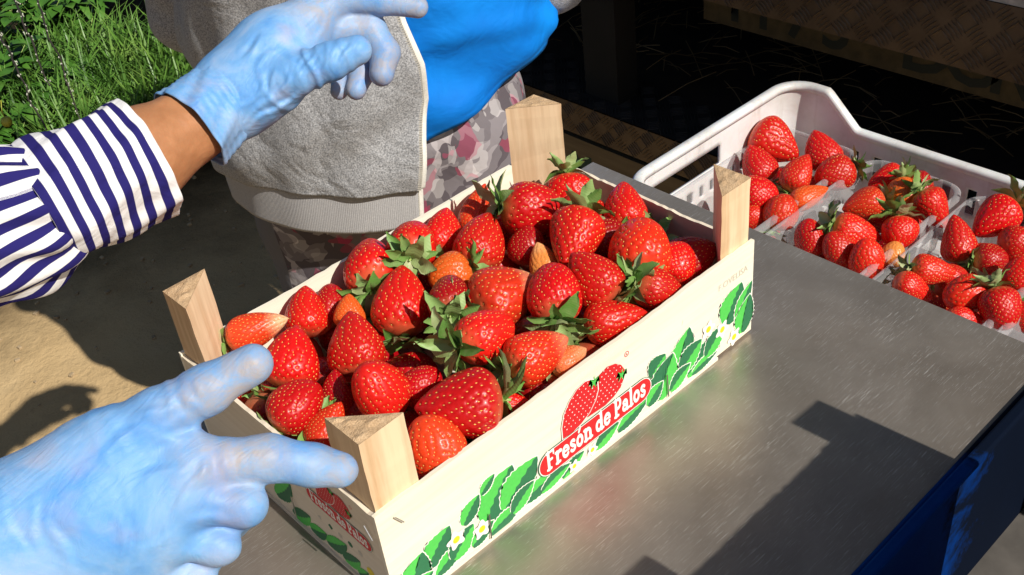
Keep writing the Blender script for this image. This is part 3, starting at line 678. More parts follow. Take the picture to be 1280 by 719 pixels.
def strawberry(px, py, z, L_, W_, ang, tilt, colr, kind, label, cal=1, pale=0.0, group=None, pos=None, seed=None, size=None):
    c = np.asarray(pos) if pos is not None else at(px,py,z)
    if group == G1:
        L_ *= 0.95; W_ *= 0.95; hw = 0.0; k_ = depth_of(c)/FPX; ta = math.cos(math.radians(tilt))*(RIGHT*math.cos(math.radians(ang))+UP*math.sin(math.radians(ang)))-math.sin(math.radians(tilt))*FWD
        ex, ey = [k_*0.5*math.sqrt((L_*ta[i_])**2+W_**2*(1-ta[i_]**2)) for i_ in (0,1)]
        for _ in range(30):
            if c[1] < ey*0.97+0.004 or c[0] < ex*0.95+0.002: z -= 0.0015; c = at(px,py,z)
        for _ in range(30):
            if c[1] > CW-ey*0.95-0.003 or c[0] > CL-ex*0.95-0.003: z += 0.0015; c = at(px,py,z)
    a, tl = math.radians(ang), math.radians(tilt)
    tip = math.cos(tl)*(RIGHT*math.cos(a)+UP*math.sin(a))-math.sin(tl)*FWD
    dpt = depth_of(c)
    ln = L_*dpt/FPX/max(0.75,math.cos(tl)); wd = W_*dpt/FPX
    if size: ln, wd = size
    zax = Vector(-tip).normalized(); xax = Vector(FWD).cross(zax); 
    if xax.length < 1e-3: xax = Vector(RIGHT)
    xax.normalize(); yax = zax.cross(xax)
    sd = int(abs(px*7+py*13+z*1000)) % 1000 if seed is None else seed
    rot = Matrix((xax,yax,zax)).transposed() @ Matrix.Rotation(sd*0.7,3,'Z')
    e = empty('strawberry', c, label, 'strawberry', group); e.rotation_euler = rot.to_euler(); e.scale = (wd,wd,ln)
    me, ms_ = berry_mesh(kind, sd%3)
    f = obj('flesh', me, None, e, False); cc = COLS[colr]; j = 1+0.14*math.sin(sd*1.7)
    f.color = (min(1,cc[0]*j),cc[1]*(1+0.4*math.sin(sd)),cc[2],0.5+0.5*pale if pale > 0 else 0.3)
    tag(obj('seeds', ms_, None, e, False), kind='stuff')
    if cal:
        k = ln/wd; cx = obj('calyx', CALYX, None, e, False); cx.location = (0,0,0.49); cx.scale = (0.85,0.85,0.85/k)
        r = np.random.default_rng(sd+5); n_ = 11+sd%4; ph = r.uniform(0,6)
        Mw = Matrix.LocRotScale(e.location, e.rotation_euler, e.scale) @ Matrix.LocRotScale(cx.location, cx.rotation_euler, cx.scale)
        for i in range(n_):
            ea = (r.normal(0,0.13), r.normal(-0.10,0.16)-(0.35 if i%3==0 else 0.0), ph+2*math.pi*i/n_+r.normal(0,0.09)); q = r.uniform(0.82,1.12)*cal*1.36; qs = (q,q*r.uniform(0.85,1.25),q)
            if group in (G1,'strawberries in the under layer','strawberries in the clear punnets'):
                tp = Mw @ (Matrix.LocRotScale(Vector((0,0,0.012+0.004*i)), __import__('mathutils').Euler(ea), Vector(qs)) @ Vector((0.47,0,0.05)))
                if group != 'strawberries in the clear punnets' and (tp.y < 0.004 or tp.x < 0.004 or tp.y > CW-0.004 or tp.x > CL-0.004): continue
                if group == 'strawberries in the clear punnets' and (tp.y > 0.276 or tp.x > 0.862): continue
            s_ = obj('sepal', SEP[(i*5+sd)%6], None, cx, False)
            s_.rotation_euler = ea; s_.scale = qs; s_.location = (0,0,0.012+0.004*i)
    return e
G1 = 'strawberries heaped in the wooden crate'
CR = [
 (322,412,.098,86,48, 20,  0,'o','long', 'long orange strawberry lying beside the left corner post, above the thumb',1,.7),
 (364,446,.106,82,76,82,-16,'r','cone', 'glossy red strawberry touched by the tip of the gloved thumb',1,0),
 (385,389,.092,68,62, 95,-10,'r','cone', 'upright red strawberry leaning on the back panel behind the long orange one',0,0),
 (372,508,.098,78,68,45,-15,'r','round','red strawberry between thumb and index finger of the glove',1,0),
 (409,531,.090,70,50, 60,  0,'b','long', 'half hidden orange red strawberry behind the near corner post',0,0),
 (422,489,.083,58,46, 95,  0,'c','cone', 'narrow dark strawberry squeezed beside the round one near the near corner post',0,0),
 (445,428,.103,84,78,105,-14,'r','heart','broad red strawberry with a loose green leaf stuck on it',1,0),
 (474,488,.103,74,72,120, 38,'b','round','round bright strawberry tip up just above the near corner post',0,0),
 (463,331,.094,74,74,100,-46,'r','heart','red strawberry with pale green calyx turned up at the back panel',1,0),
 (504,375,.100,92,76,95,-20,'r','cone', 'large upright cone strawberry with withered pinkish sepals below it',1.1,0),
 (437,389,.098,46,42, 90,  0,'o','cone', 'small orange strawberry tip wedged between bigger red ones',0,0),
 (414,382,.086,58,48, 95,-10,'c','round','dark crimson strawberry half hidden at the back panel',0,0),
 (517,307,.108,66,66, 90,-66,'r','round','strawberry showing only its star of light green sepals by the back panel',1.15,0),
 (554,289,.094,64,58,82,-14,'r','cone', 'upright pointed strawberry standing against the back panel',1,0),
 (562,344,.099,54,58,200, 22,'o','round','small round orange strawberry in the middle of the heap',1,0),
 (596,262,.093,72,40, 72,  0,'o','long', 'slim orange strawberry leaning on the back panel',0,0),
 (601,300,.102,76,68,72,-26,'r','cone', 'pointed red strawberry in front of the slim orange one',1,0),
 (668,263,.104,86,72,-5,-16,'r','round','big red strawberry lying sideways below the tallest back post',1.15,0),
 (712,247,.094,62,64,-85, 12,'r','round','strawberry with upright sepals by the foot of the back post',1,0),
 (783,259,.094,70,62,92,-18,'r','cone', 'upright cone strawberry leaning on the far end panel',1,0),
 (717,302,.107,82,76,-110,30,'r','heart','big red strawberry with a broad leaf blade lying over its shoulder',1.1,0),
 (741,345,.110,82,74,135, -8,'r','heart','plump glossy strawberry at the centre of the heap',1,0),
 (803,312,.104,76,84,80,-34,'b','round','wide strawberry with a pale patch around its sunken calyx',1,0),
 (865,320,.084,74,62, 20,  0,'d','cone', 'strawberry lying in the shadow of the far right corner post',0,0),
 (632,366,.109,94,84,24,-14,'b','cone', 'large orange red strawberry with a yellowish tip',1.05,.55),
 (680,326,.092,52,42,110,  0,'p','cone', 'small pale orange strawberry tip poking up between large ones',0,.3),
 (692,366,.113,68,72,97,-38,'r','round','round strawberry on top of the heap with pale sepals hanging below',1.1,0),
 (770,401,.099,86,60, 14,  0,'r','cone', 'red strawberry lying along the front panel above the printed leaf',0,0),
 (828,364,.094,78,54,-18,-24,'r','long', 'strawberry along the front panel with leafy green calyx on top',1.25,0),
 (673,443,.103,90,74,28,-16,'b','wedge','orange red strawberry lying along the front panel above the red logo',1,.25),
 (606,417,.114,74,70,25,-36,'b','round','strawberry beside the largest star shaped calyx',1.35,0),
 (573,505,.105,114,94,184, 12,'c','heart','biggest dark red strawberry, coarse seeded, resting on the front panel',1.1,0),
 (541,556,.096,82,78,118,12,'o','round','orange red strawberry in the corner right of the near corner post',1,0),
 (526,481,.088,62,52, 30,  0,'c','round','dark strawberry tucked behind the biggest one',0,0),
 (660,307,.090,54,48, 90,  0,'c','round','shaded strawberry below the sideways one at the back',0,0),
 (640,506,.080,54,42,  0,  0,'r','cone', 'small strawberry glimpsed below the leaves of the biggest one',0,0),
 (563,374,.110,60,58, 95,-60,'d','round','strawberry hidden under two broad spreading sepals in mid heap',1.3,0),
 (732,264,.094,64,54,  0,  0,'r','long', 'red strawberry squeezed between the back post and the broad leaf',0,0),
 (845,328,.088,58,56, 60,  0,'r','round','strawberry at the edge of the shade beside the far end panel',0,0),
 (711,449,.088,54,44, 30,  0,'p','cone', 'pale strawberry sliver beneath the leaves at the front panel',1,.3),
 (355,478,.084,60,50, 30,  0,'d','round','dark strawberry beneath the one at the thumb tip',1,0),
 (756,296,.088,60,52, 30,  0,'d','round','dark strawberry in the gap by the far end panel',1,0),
]
for c in CR:
    strawberry(*c[:10], cal=c[10], pale=c[11], group=G1)
rr = np.random.default_rng(21)
for i in range(8):
    for j in range(5):
        x = 0.032+i*0.048+rr.normal(0,.004); y = 0.03+j*0.049+rr.normal(0,.004)
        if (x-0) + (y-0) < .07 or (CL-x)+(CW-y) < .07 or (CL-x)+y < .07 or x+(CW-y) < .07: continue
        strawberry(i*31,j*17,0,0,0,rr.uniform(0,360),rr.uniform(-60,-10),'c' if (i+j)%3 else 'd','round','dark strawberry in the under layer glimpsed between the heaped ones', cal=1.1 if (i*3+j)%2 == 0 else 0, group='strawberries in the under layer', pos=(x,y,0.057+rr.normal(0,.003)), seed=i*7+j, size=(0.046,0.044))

# ================================================================== WHITE CRATE AND PUNNETS
WX0, WX1, WY0, WY1, WZ0 = 0.556, 0.872, -0.40, 0.286, -0.178
wc = empty('plastic_crate', (0.714,-0.05,WZ0), 'white plastic crate with vent holes holding clear punnets of strawberries', 'crate')
def rrect(x0,x1,y0,y1,r,step=0.004):
    p = []
    for (cx,cy,a0) in ((x1-r,y1-r,0),(x0+r,y1-r,90),(x0+r,y0+r,180),(x1-r,y0+r,270)):
        for a in np.linspace(a0,a0+90,9): p.append((cx+r*math.cos(math.radians(a)),cy+r*math.sin(math.radians(a))))
    p = np.array(p+[p[0]]); out = []
    for a,b in zip(p[:-1],p[1:]):
        n = max(1,int(np.linalg.norm(b-a)/step)); out += [a+(b-a)*i/n for i in range(n)]
    return np.array(out)
pth = rrect(WX0,WX1,WY0,WY1,0.034); n = len(pth)
def ztop(p):
    d = min(WY1-p[1], p[1]-WY0)
    return -0.030-0.042*float(np.clip((d-0.055)/0.045,0,1))
zt = np.array([ztop(p) for p in pth])
rows = [WZ0]+list(np.linspace(WZ0+0.006,-0.074,26)); 
fr_ = np.linspace(0,1,8)[1:]
pts = []
cen = np.array([(WX0+WX1)/2,(WY0+WY1)/2])
for z in rows: pts.append(np.column_stack([pth, np.full(n,z)]))
for q in fr_: pts.append(np.column_stack([pth, -0.074+(zt+0.074)*q]))
pts = np.array(pts)
V = pts.reshape(-1,3); F = []
allz = np.array([p[:,2].mean() for p in pts])
for i in range(len(pts)-1):
    for j in range(n):
        z = (pts[i,j,2]+pts[i+1,j,2])/2; x, y = pth[j]
        if y > WY1-0.002:
            if 0.598 < x < 0.728 and -0.082 < z < -0.056: continue          # hand hole
            if 0.60 < x < 0.83 and -0.112 < z < -0.099 and (x-0.6)%0.021 < 0.0105: continue
        if x > WX1-0.002 and -0.132 < z < -0.096 and (y+1)%0.031 < 0.011 : continue
        F.append((i*n+j, i*n+(j+1)%n, (i+1)*n+(j+1)%n, (i+1)*n+j))
me = mesh_data('wall', V, F); wl = obj('wall', me, M['white_plastic'], wc); md = wl.modifiers.new('s','SOLIDIFY'); md.thickness = 0.0038; md.offset = 0
# rolled rim
rim = MB(); rp = np.column_stack([pth, zt]); rp = np.vstack([rp, rp[:1]])
nr = []
d = pth-cen
prof = [(-0.003,-0.006),(-0.0035,0.0005),(-0.001,0.0025),(0.005,0.0025),(0.0075,0.0),(0.0075,-0.009)]
nor = np.array([np.array([ (np.roll(pth,-1,0)-np.roll(pth,1,0))[j][1], -(np.roll(pth,-1,0)-np.roll(pth,1,0))[j][0]]) for j in range(0,n)]); nor /= np.linalg.norm(nor,axis=1)[:,None]
RP = np.array([np.column_stack([pth+nor*a, zt+b]) for a,b in prof])
loft('rim', RP, M['white_plastic'], wc, closed=True, solid=0.0012)
fl = MB()
for i in range(16):
    y = WY0+0.02+i*(WY1-WY0-0.04)/15; fl.box((WX0+0.004,y-0.012,WZ0),(WX1-0.004,y+0.012,WZ0+0.004))
for i in range(5):
    x = WX0+0.03+i*0.064; fl.box((x-0.006,WY0+0.004,WZ0-0.0042),(x+0.006,WY1-0.004,WZ0-0.0002))
fl.build('slatted_floor', M['white_plastic'], wc)
st = empty('steel_stand', (0.714,-0.05,GZ), 'low steel stand under the white plastic crate', 'stand')
MB().box((WX0-0.005,WY0-0.01,WZ0-0.020),(WX1+0.005,WY1+0.01,WZ0-0.0046)).build('stand_top', M['steel_dark'], st)
for x in (WX0+0.02,WX1-0.02):
    for y in (WY0+0.02,WY1-0.02): MB().box((x-0.014,y-0.014,GZ-0.02),(x+0.014,y+0.014,WZ0-0.0202)).build('leg', M['steel_dark'], st)
def punnet(y0, y1, label, x0=0.600, x1=0.846, zt_=-0.0800, zb=-0.1685):
    e = empty('plastic_punnet', ((x0+x1)/2,(y0+y1)/2,zb), label, 'punnet', 'clear punnets in the white crate')
    cx, cy = (x0+x1)/2,(y0+y1)/2; hx, hy = (x1-x0)/2,(y1-y0)/2
    base = rrect(cx-hx,cx+hx,cy-hy,cy+hy,0.026,0.006); c = np.array([cx,cy]); R = []
    dl = np.linalg.norm(base-c,axis=1)
    ang = np.arange(len(base))
    def ring(ins, z, rib=0.0):
        sx_, sy_ = (hx-ins)/hx, (hy-ins)/hy
        q = (base-c)*[sx_,sy_]; k = 1+rib*np.sign(np.sin(ang*1.05))/np.maximum(dl,0.05)*1.0
        return np.column_stack([c+q*k[:,None], np.full(len(base),z)])
    for ins, z, rb in ((0.0,zt_-0.007,0),(0.0,zt_-0.001,0),(0.002,zt_+0.0005,0),(0.0055,zt_+0.0005,0),(0.0070,zt_-0.0015,0),(0.0075,zt_-0.009,0),(0.009,zt_-0.013,0.0012),(0.015,zb+0.012,0.0012),(0.020,zb+0.002,0),(0.030,zb,0),(0.052,zb+0.001,0)): R.append(ring(ins,z,rb))
    loft('tub', np.array(R), M['clear'], e, closed=True)
    return e
PY = [(0.157,0.283),(0.022,0.149),(-0.113,0.014),(-0.248,-0.121)]
for (a,b), lb in zip(PY, ('clear plastic punnet in the corner of the white crate, with one yellow ended strawberry','clear plastic punnet of strawberries with a round orange one among them','clear plastic punnet holding a strawberry with a hooked tip and a split one','clear plastic punnet partly hidden by the table edge beside the split strawberries')):
    punnet(a,b,lb)
PB = [
 (970,179,-.078,64,58,-35, 15,'r','heart','largest strawberry at the top of the corner punnet',1),
 (947,204,-.082,50,44,115,  5,'r','cone', 'strawberry against the vented end wall in the corner punnet',1),
 (1027,187,-.082,52,46,110,  0,'r','cone', 'strawberry with a green leaf behind it at the far side of the corner punnet',0),
 (998,216,-.078,52,38, 62,  5,'b','cone', 'slender upright strawberry in the middle of the corner punnet',1),
 (1043,218,-.084,52,44,200,  5,'r','round','strawberry beside the slotted wall in the corner punnet',1),
 (948,243,-.080,50,46,  0,  0,'r','round','strawberry half behind the crate post in the corner punnet',0),
 (976,265,-.086,46,44, 70, 10,'b','round','round strawberry at the near end of the corner punnet',1),
 (1012,246,-.084,52,30, 25,  0,'o','long','orange strawberry with a yellow end in the corner punnet',0),
 (944,272,-.098,40,34,  0,  0,'r','round','strawberry low at the near end of the corner punnet',0),
 (1107,224,-.084,46,34,200,  0,'r','cone','strawberry with dark leaves at the far end of the punnet with the round orange one',1.1),
 (1130,244,-.080,44,40,-95, 20,'o','round','round orange strawberry standing out among red ones',1),
 (1079,257,-.082,54,42,190,  0,'b','cone','strawberry pointing at the corner punnet from the next one',1),
 (1166,262,-.082,54,48,-60, 10,'r','heart','plump strawberry with dark leaves right of the round orange one',1.1),
 (1072,290,-.080,62,44,-20,  5,'b','wedge','strawberry with curled pale sepals at its left in the middle punnet',1.1),
 (1123,291,-.078,42,44,-90, 10,'r','round','strawberry under a big pale green calyx',1.3),
 (1014,297,-.088,48,40,100, 10,'r','round','strawberry close to the shared punnet rim above the table edge',1),
 (1047,311,-.088,46,40,120, 20,'r','round','shaded strawberry next to the table edge in the middle punnet',0),
 (1085,323,-.084,50,44,110, 22,'b','round','bright strawberry with a glint at the near end of the middle punnet',1),
 (1117,318,-.090,34,30, 80,  0,'p','round','pale yellowish strawberry against the near rim',1),
 (1150,233,-.092,40,34, 80,  0,'d','round','dark strawberry under the leaves at the back of the middle punnet',1.1),
 (1243,275,-.076,66,56,215,  0,'r','heart','largest strawberry of the punnet with the hooked one',1.1),
 (1196,298,-.080,60,46, 100,  0,'r','heart','upright hooked strawberry at the left rim',1),
 (1274,305,-.082,50,46,  0,  0,'r','round','strawberry at the right behind the largest one',0),
 (1168,338,-.080,56,42, -5,  5,'b','wedge','strawberry with a pale slit lying in front of the hooked one',1),
 (1238,325,-.092,44,40,  0,  0,'d','round','shaded strawberry down in the gap',1),
 (1205,367,-.080,54,50,195, 12,'b','round','bright strawberry in front of the one with a pale slit',1),
 (1251,386,-.078,54,50,-80, 15,'r','round','strawberry below an upright tuft of sepals near the table edge',1.2),
 (1142,361,-.088,54,34,-30,  0,'r','cone','strawberry lying along the table edge in the punnet with the hooked one',0),
 (1276,346,-.082,50,48, 90,  0,'r','round','strawberry with a pale shoulder right of the upright tuft of sepals',1),
 (1206,398,-.090,46,28,-10,  0,'r','round','strawberry barely showing above the table edge',0),
 (1190,345,-.092,40,34,  0,  0,'r','round','strawberry beneath the hooked one',1),
 (1285,395,-.090,46,40,  0,  0,'r','round','strawberry behind the ribbed rim of the last punnet',0),
]
for c in PB: strawberry(*c[:10], cal=c[10], group='strawberries in the clear punnets')
for (a,b) in PY:
    for i in range(4):
        for j in range(2):
            strawberry(i*31+5,j*17+int(a*100),0,0,0,rr.uniform(0,360),rr.uniform(-30,30),'r' if (i+j)%2 else 'd','round','strawberry on the floor of a clear punnet, seen through its wall', cal=0, group='strawberries low in the punnets', pos=(0.643+i*0.053,a+0.043+j*0.042,-0.132), seed=i*9+j*4, size=(0.042,0.040))

# ================================================================== BLUE CRATES AND ADDED UNSEEN CRATE STACK IN FRONT OF THE TABLE
def blue_crate(x0,x1,y0,y1,zb,zt_,label):
    e = empty('blue_crate', ((x0+x1)/2,(y0+y1)/2,zb), label, 'crate')
    th = 0.004
    for a,b in (((x0,y1-th,zb),(x1,y1,zt_)),((x0,y0,zb),(x1,y0+th,zt_)),((x0,y0+th,zb),(x0+th,y1-th,zt_)),((x1-th,y0+th,zb),(x1,y1-th,zt_))):
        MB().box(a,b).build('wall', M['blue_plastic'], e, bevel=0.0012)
    for a,b in (((x0+th,y1-th-0.010,zt_-0.003),(x1-th,y1-th-0.0002,zt_+0.004)),((x0+th,y0+th+0.0002,zt_-0.003),(x1-th,y0+th+0.010,zt_+0.004))):
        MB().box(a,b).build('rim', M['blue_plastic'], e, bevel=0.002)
    MB().box((x0+th,y0+th,zb),(x1-th,y1-th,zb+th)).build('floor', plain('grey_dusty_liner',(0.09,0.08,0.07),0.8,var=0.4,scale=20), e)
    return e
BZ = -0.190
blue_crate(-0.17,0.545,-0.66,-0.2092,BZ,0.004,'dark blue plastic crate with a side blackening towards the right, against the table front')
sd_ = empty('wooden_stand', (0.43,-0.42,GZ), 'plain wooden stand under the dark blue plastic crate', 'stand')
MB().box((-0.2,-0.65,BZ-0.022),(0.548,-0.2148,BZ-0.001)).build('stand_top', M['board'], sd_)
for x in (-0.17,0.52):
    for y in (-0.62,-0.245): MB().box((x-0.02,y-0.02,GZ-0.02),(x+0.02,y+0.02,BZ-0.0222)).build('leg', M['board'], sd_)
def copy_tree(o, parent=None):
    c = o.copy(); col.objects.link(c)
    if parent is not None: c.parent = parent
    for ch in o.children: copy_tree(ch, c)
    return c
GS = 'unseen empty wooden crates added in front of the table'
STK = 'empty wooden crate of the unseen stack added to shadow the steel table'
ec, _, _ = make_crate('wooden_crate', 'lowest '+STK, GS, False, 0.0992)  # stack added out of view to cast the shadow on the tabletop
ec.rotation_euler = (0,0,-math.pi/2)
for k in range(3):
    q = ec if k == 0 else copy_tree(ec)
    q.location = (0.129,-0.367,BZ+0.0045+0.1*k); q['label'] = ('lowest ','second ','third ')[k]+STK
tc_, _, _ = make_crate('wooden_crate', 'topmost '+STK, GS, False, 0.131)
tc_.rotation_euler = (0,0,-math.pi/2); tc_.location = (0.129,-0.367,BZ+0.0045+0.3)

# ================================================================== TRAILER BEHIND
TR = empty('trailer', (1.9,0.6,GZ), 'dark farm trailer with tread plate sill and shaded lower shelf', 'trailer')
def tread(name, o_, u, v, nu, nv, cell, m, parent):
    # plate with raised five bar pattern
    o_, u, v = [np.asarray(q,float) for q in (o_,u,v)]; nrm = np.cross(u,v); nrm /= np.linalg.norm(nrm)
    mb = MB(); mb.add([o_, o_+u*nu*cell, o_+u*nu*cell+v*nv*cell, o_+v*nv*cell], [(0,1,2,3)])
    for i in range(nu):
        for j in range(nv):
            c = o_+u*(i+.5)*cell+v*(j+.5)*cell; sg = 1 if (i+j)%2 else -1
            d = (u+sg*v)/math.sqrt(2); e = (u-sg*v)/math.sqrt(2)
            for k in range(-2,3):
                q = c+e*k*cell*0.19; L_ = cell*0.42; W_ = cell*0.045
                mb.add([q-d*L_, q-e*W_*1.0, q+d*L_, q+e*W_*1.0, q+nrm*0.0022-d*L_*0.6, q+nrm*0.0022+d*L_*0.6], [(0,1,4),(1,2,5,4),(2,3,5),(3,0,4,5)])
    return mb.build(name, m, parent)
XT = 1.20
tread('tread_plate', (XT,1.3,-0.125), (0,-1,0), (0,0,1), 56, 3, 0.036, M['tread'], TR)
MB().box((XT+0.001,-0.75,-0.016),(XT+0.05,1.3,0.06)).build('painted_rail', M['white_paint'], TR)
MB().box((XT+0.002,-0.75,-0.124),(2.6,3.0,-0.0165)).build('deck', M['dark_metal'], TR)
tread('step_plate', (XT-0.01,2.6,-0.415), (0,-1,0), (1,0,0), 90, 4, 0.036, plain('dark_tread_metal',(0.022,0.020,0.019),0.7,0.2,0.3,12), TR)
tread('step_face', (XT-0.0102,2.6,-0.49), (0,-1,0), (0,0,1), 90, 2, 0.036, M['tread'], TR)
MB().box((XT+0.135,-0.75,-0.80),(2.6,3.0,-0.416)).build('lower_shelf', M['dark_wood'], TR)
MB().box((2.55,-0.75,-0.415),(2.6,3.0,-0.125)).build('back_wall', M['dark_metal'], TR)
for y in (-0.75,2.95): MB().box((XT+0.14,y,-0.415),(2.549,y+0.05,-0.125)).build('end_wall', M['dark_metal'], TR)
MB().box((XT+0.03,0.93,-0.4135),(XT+0.09,1.02,-0.1245)).build('post', M['dark_metal'], TR)
for y in (-0.5,2.5): MB().box((XT+0.02,y,GZ-0.02),(XT+0.10,y+0.08,-0.4165)).build('leg', M['dark_metal'], TR)
bd = empty('marked_board', (XT+0.02,0.9,GZ), 'weathered board with letters EM under the trailer step', 'board')
bo = MB().box((XT-0.004,0.2,-0.80),(XT+0.012,2.4,-0.505)).build('plank', M['board'], bd)
for i, ch in enumerate('EM'): text_mesh('letter', ch, 0.085, M['stencil_green'], bd, basis((XT-0.0045,1.105-i*0.060,-0.600),(0,-1,0),(0,0,1)), 0.002)
bd2 = empty('marked_board', (XT+0.147,0.3,-0.24), 'board with half hidden stencilled numbers below the tread plate sill', 'board')
MB().box((XT+0.14,-0.05,-0.236),(XT+0.155,0.80,-0.1242)).build('plank', plain('olive_dark_board',(0.085,0.066,0.034),0.9,var=0.3), bd2)
for i, ch in enumerate('4175 DOR'):
    if ch != ' ': text_mesh('letter', ch, 0.125, M['stencil'], bd2, basis((XT+0.1392,0.77-i*0.076,-0.222),(0,-1,0),(0,0,1)), 0.002)
RF = empty('shade_sheet', (1.7,-0.1,GZ), 'dark sheet on poles, added out of view to shade the ground', 'shade_sheet')  # added out of view, only to cast shade on the ground
MB().box((0.78,-0.95,1.20),(2.7,0.30,1.215)).build('sheet', M['dark_metal'], RF)
for x in (1.30,2.66):
    for y in (-0.72,0.26):
        MB().box((x-0.02,y-0.02,-0.0160 if x < 2 else GZ-0.02),(x+0.02,y+0.02,1.199)).build('pole', M['dark_metal'], RF)
mb = MB()
for i in range(260):
    c = np.array([rng.uniform(XT+0.15,XT+0.6), rng.uniform(0.0,1.6), -0.412+rng.uniform(0,0.02)]); a = rng.uniform(0,6.28); L_ = rng.uniform(0.02,0.07)
    d = np.array([math.cos(a),math.sin(a),rng.normal(0,0.25)]); mb.tube([c-d*L_, c+np.array([0,0,0.006]), c+d*L_],0.0012,3,False)
tag(mb.build('straw', M['straw']), 'loose dry straw lying on the shaded trailer shelf', 'straw', kind='stuff')

# ================================================================== PERSON IN THE GREY HOODIE
C1 = np.array([0.512,0.692,0.0]); RV = np.array([0.727,-0.687,0]); FV = np.array([-0.687,-0.727,0])
p1 = empty('person', (C1[0],C1[1],GZ), 'person in open grey zip hoodie over blue shirt and floral trousers, standing behind the crate', 'person')
def L3(r, f, z): return C1+RV*r+FV*f+np.array([0,0,z])
def body_fn(p, k=0.05):
    d = ellipsoid(p, L3(0,-.01,-.02), (0.155,0.115,0.16), np.stack([RV,FV,[0,0,1]],1))
    for a,b,r1,r2 in ((L3(0,0,-.05),L3(0,0,.18),.125,.115),(L3(0,0,.18),L3(0,-.01,.42),.115,.13),(L3(-.12,-.01,.46),L3(.12,-.01,.46),.065,.065),(L3(0,-.01,.46),L3(0,.0,.585),.055,.048)):
        d = smin(d, rcone(p,a,b,r1,r2), k)
    for s in (-1,1):
        d = smin(d, rcone(p,L3(s*.095,0,-.12),L3(s*.09,.01,-.42),.085,.055),.03); d = smin(d, rcone(p,L3(s*.09,.01,-.42),L3(s*.09,-.02,-.74),.052,.036),.02)
        d = smin(d, rcone(p,L3(s*.09,-.04,-.765),L3(s*.10,.12,-.78),.03,.022),.02)
        d = smin(d, rcone(p,L3(s*.185,-.02,.45),L3(s*.226,-.05,.12),.048,.04),.03); d = smin(d, rcone(p,L3(s*.226,-.05,.12),L3(-s*.08,.185,.26+.03*s),.036,.027),.015)
        d = smin(d, rcone(p,L3(-s*.08,.185,.26+.03*s),L3(-s*.17,.10,.255+.03*s),.025,.018),.01)
    h = ellipsoid(p, L3(0,.015,.70), (0.085,0.085,0.115)); h = smin(h, ellipsoid(p,L3(0,.045,.65),(.055,.055,.06)),.03)
    h = smin(h, rcone(p,L3(0,.10,.705),L3(0,.122,.675),.010,.014),.015)
    for s in (-1,1): h = np.maximum(h, -ellipsoid(p,L3(s*.032,.105,.705),(.017,.017,.010))); h = smin(h, ellipsoid(p,L3(s*.087,.0,.69),(.012,.012,.03)),.008)
    return smin(d,h,.02)
obj('body', sdf_mesh('body', body_fn, C1+[-.42,-.42,GZ-.01], C1+[.42,.42,.85], 0.013), M['skin'], p1)
def hair_fn(p): return np.maximum(ellipsoid(p,L3(0,-.005,.715),(.097,.097,.118)), (p-L3(0,.055,.72))@FV-0.25*(p[...,2]-.72))
obj('hair', sdf_mesh('hair', hair_fn, C1+[-.15,-.15,.55], C1+[.15,.15,.86], 0.008), M['hair'], p1)
def trou_fn(p):
    d = ellipsoid(p, L3(0,-.012,-.06), (0.194,0.158,0.17), np.stack([RV,FV,[0,0,1]],1))
    d = smin(d, rcone(p,L3(0,.0,-.02),L3(0,.0,.06),.135,.125),.04)
    for s in (-1,1):
        d = smin(d, rcone(p,L3(s*.10,0.01,-.14),L3(s*.095,.02,-.44),.108,.076),.03); d = smin(d, rcone(p,L3(s*.095,.02,-.44),L3(s*.09,-.01,-.725),.075,.066),.02)
    d = d - 0.004*np.sin(p[...,2]*38+3*np.sin(p[...,0]*14))*np.sin(p[...,1]*30+p[...,2]*20)
    return np.maximum(d, p[...,2]-0.075)
obj('trousers', sdf_mesh('trousers', trou_fn, C1+[-.35,-.35,GZ+.02], C1+[.35,.35,.09], 0.0075), M['floral'], p1)
for s in (-1,1):
    obj('shoe', sdf_mesh('shoe', lambda p: np.maximum(smin(rcone(p,L3(s*.09,-.045,-.757),L3(s*.102,.13,-.772),.044,.034),rcone(p,L3(s*.09,-.03,-.75),L3(s*.09,-.03,-.70),.044,.042),.02), GZ-0.012-p[...,2]), L3(s*.09,.03,-.75)-[.17,.17,.07], L3(s*.09,.03,-.75)+[.17,.17,.12], 0.006), M['shoe'], p1)
def torso_ring(z, phi, a, b, dz=0.0): return C1+RV*(a*np.cos(phi))[...,None]+FV*(b*np.sin(phi))[...,None]+np.array([0,0,1.0])*np.asarray(z)[...,None]
# blue shirt
zz = np.linspace(0,1,70); pp = np.linspace(math.radians(-100),math.radians(260),150)
Z, PHI = np.meshgrid(zz, pp, indexing='ij')
hemz = np.maximum(-0.128+0.168*(0.5+0.5*np.cos(PHI+0.05)), np.where(np.cos(PHI) > 0.1, -0.2, -0.07)); z = hemz+(0.47-hemz)*Z
A = 0.200+0.044*np.clip(np.cos(PHI),0,1)-0.05*np.clip((z-.2)/.27,0,1)-0.045*np.exp(-((z-hemz)/.018)**2)*0.5; B = 0.157+0.012*np.clip(np.cos(PHI)*2,0,1)-0.03*np.clip((z-.2)/.27,0,1)-0.006*np.exp(-((z-hemz)/.02)**2)
fm = np.clip(np.cos(PHI)*2.2,0,1); W = 0.0012*np.sin(z*42+2.2*np.sin(PHI*3))+fm*(0.0055*np.sin(z*30+PHI*3.5+1.3*np.sin(PHI*4))+0.0045*np.sin(z*58-PHI*6+np.sin(z*25))+0.006*np.exp(-((z-0.055-0.06*np.sin(PHI*1.6))/.014)**2))
loft('blue_shirt', torso_ring(z,PHI,A+W,B+W), M['blue_cloth'], p1, solid=0.003)
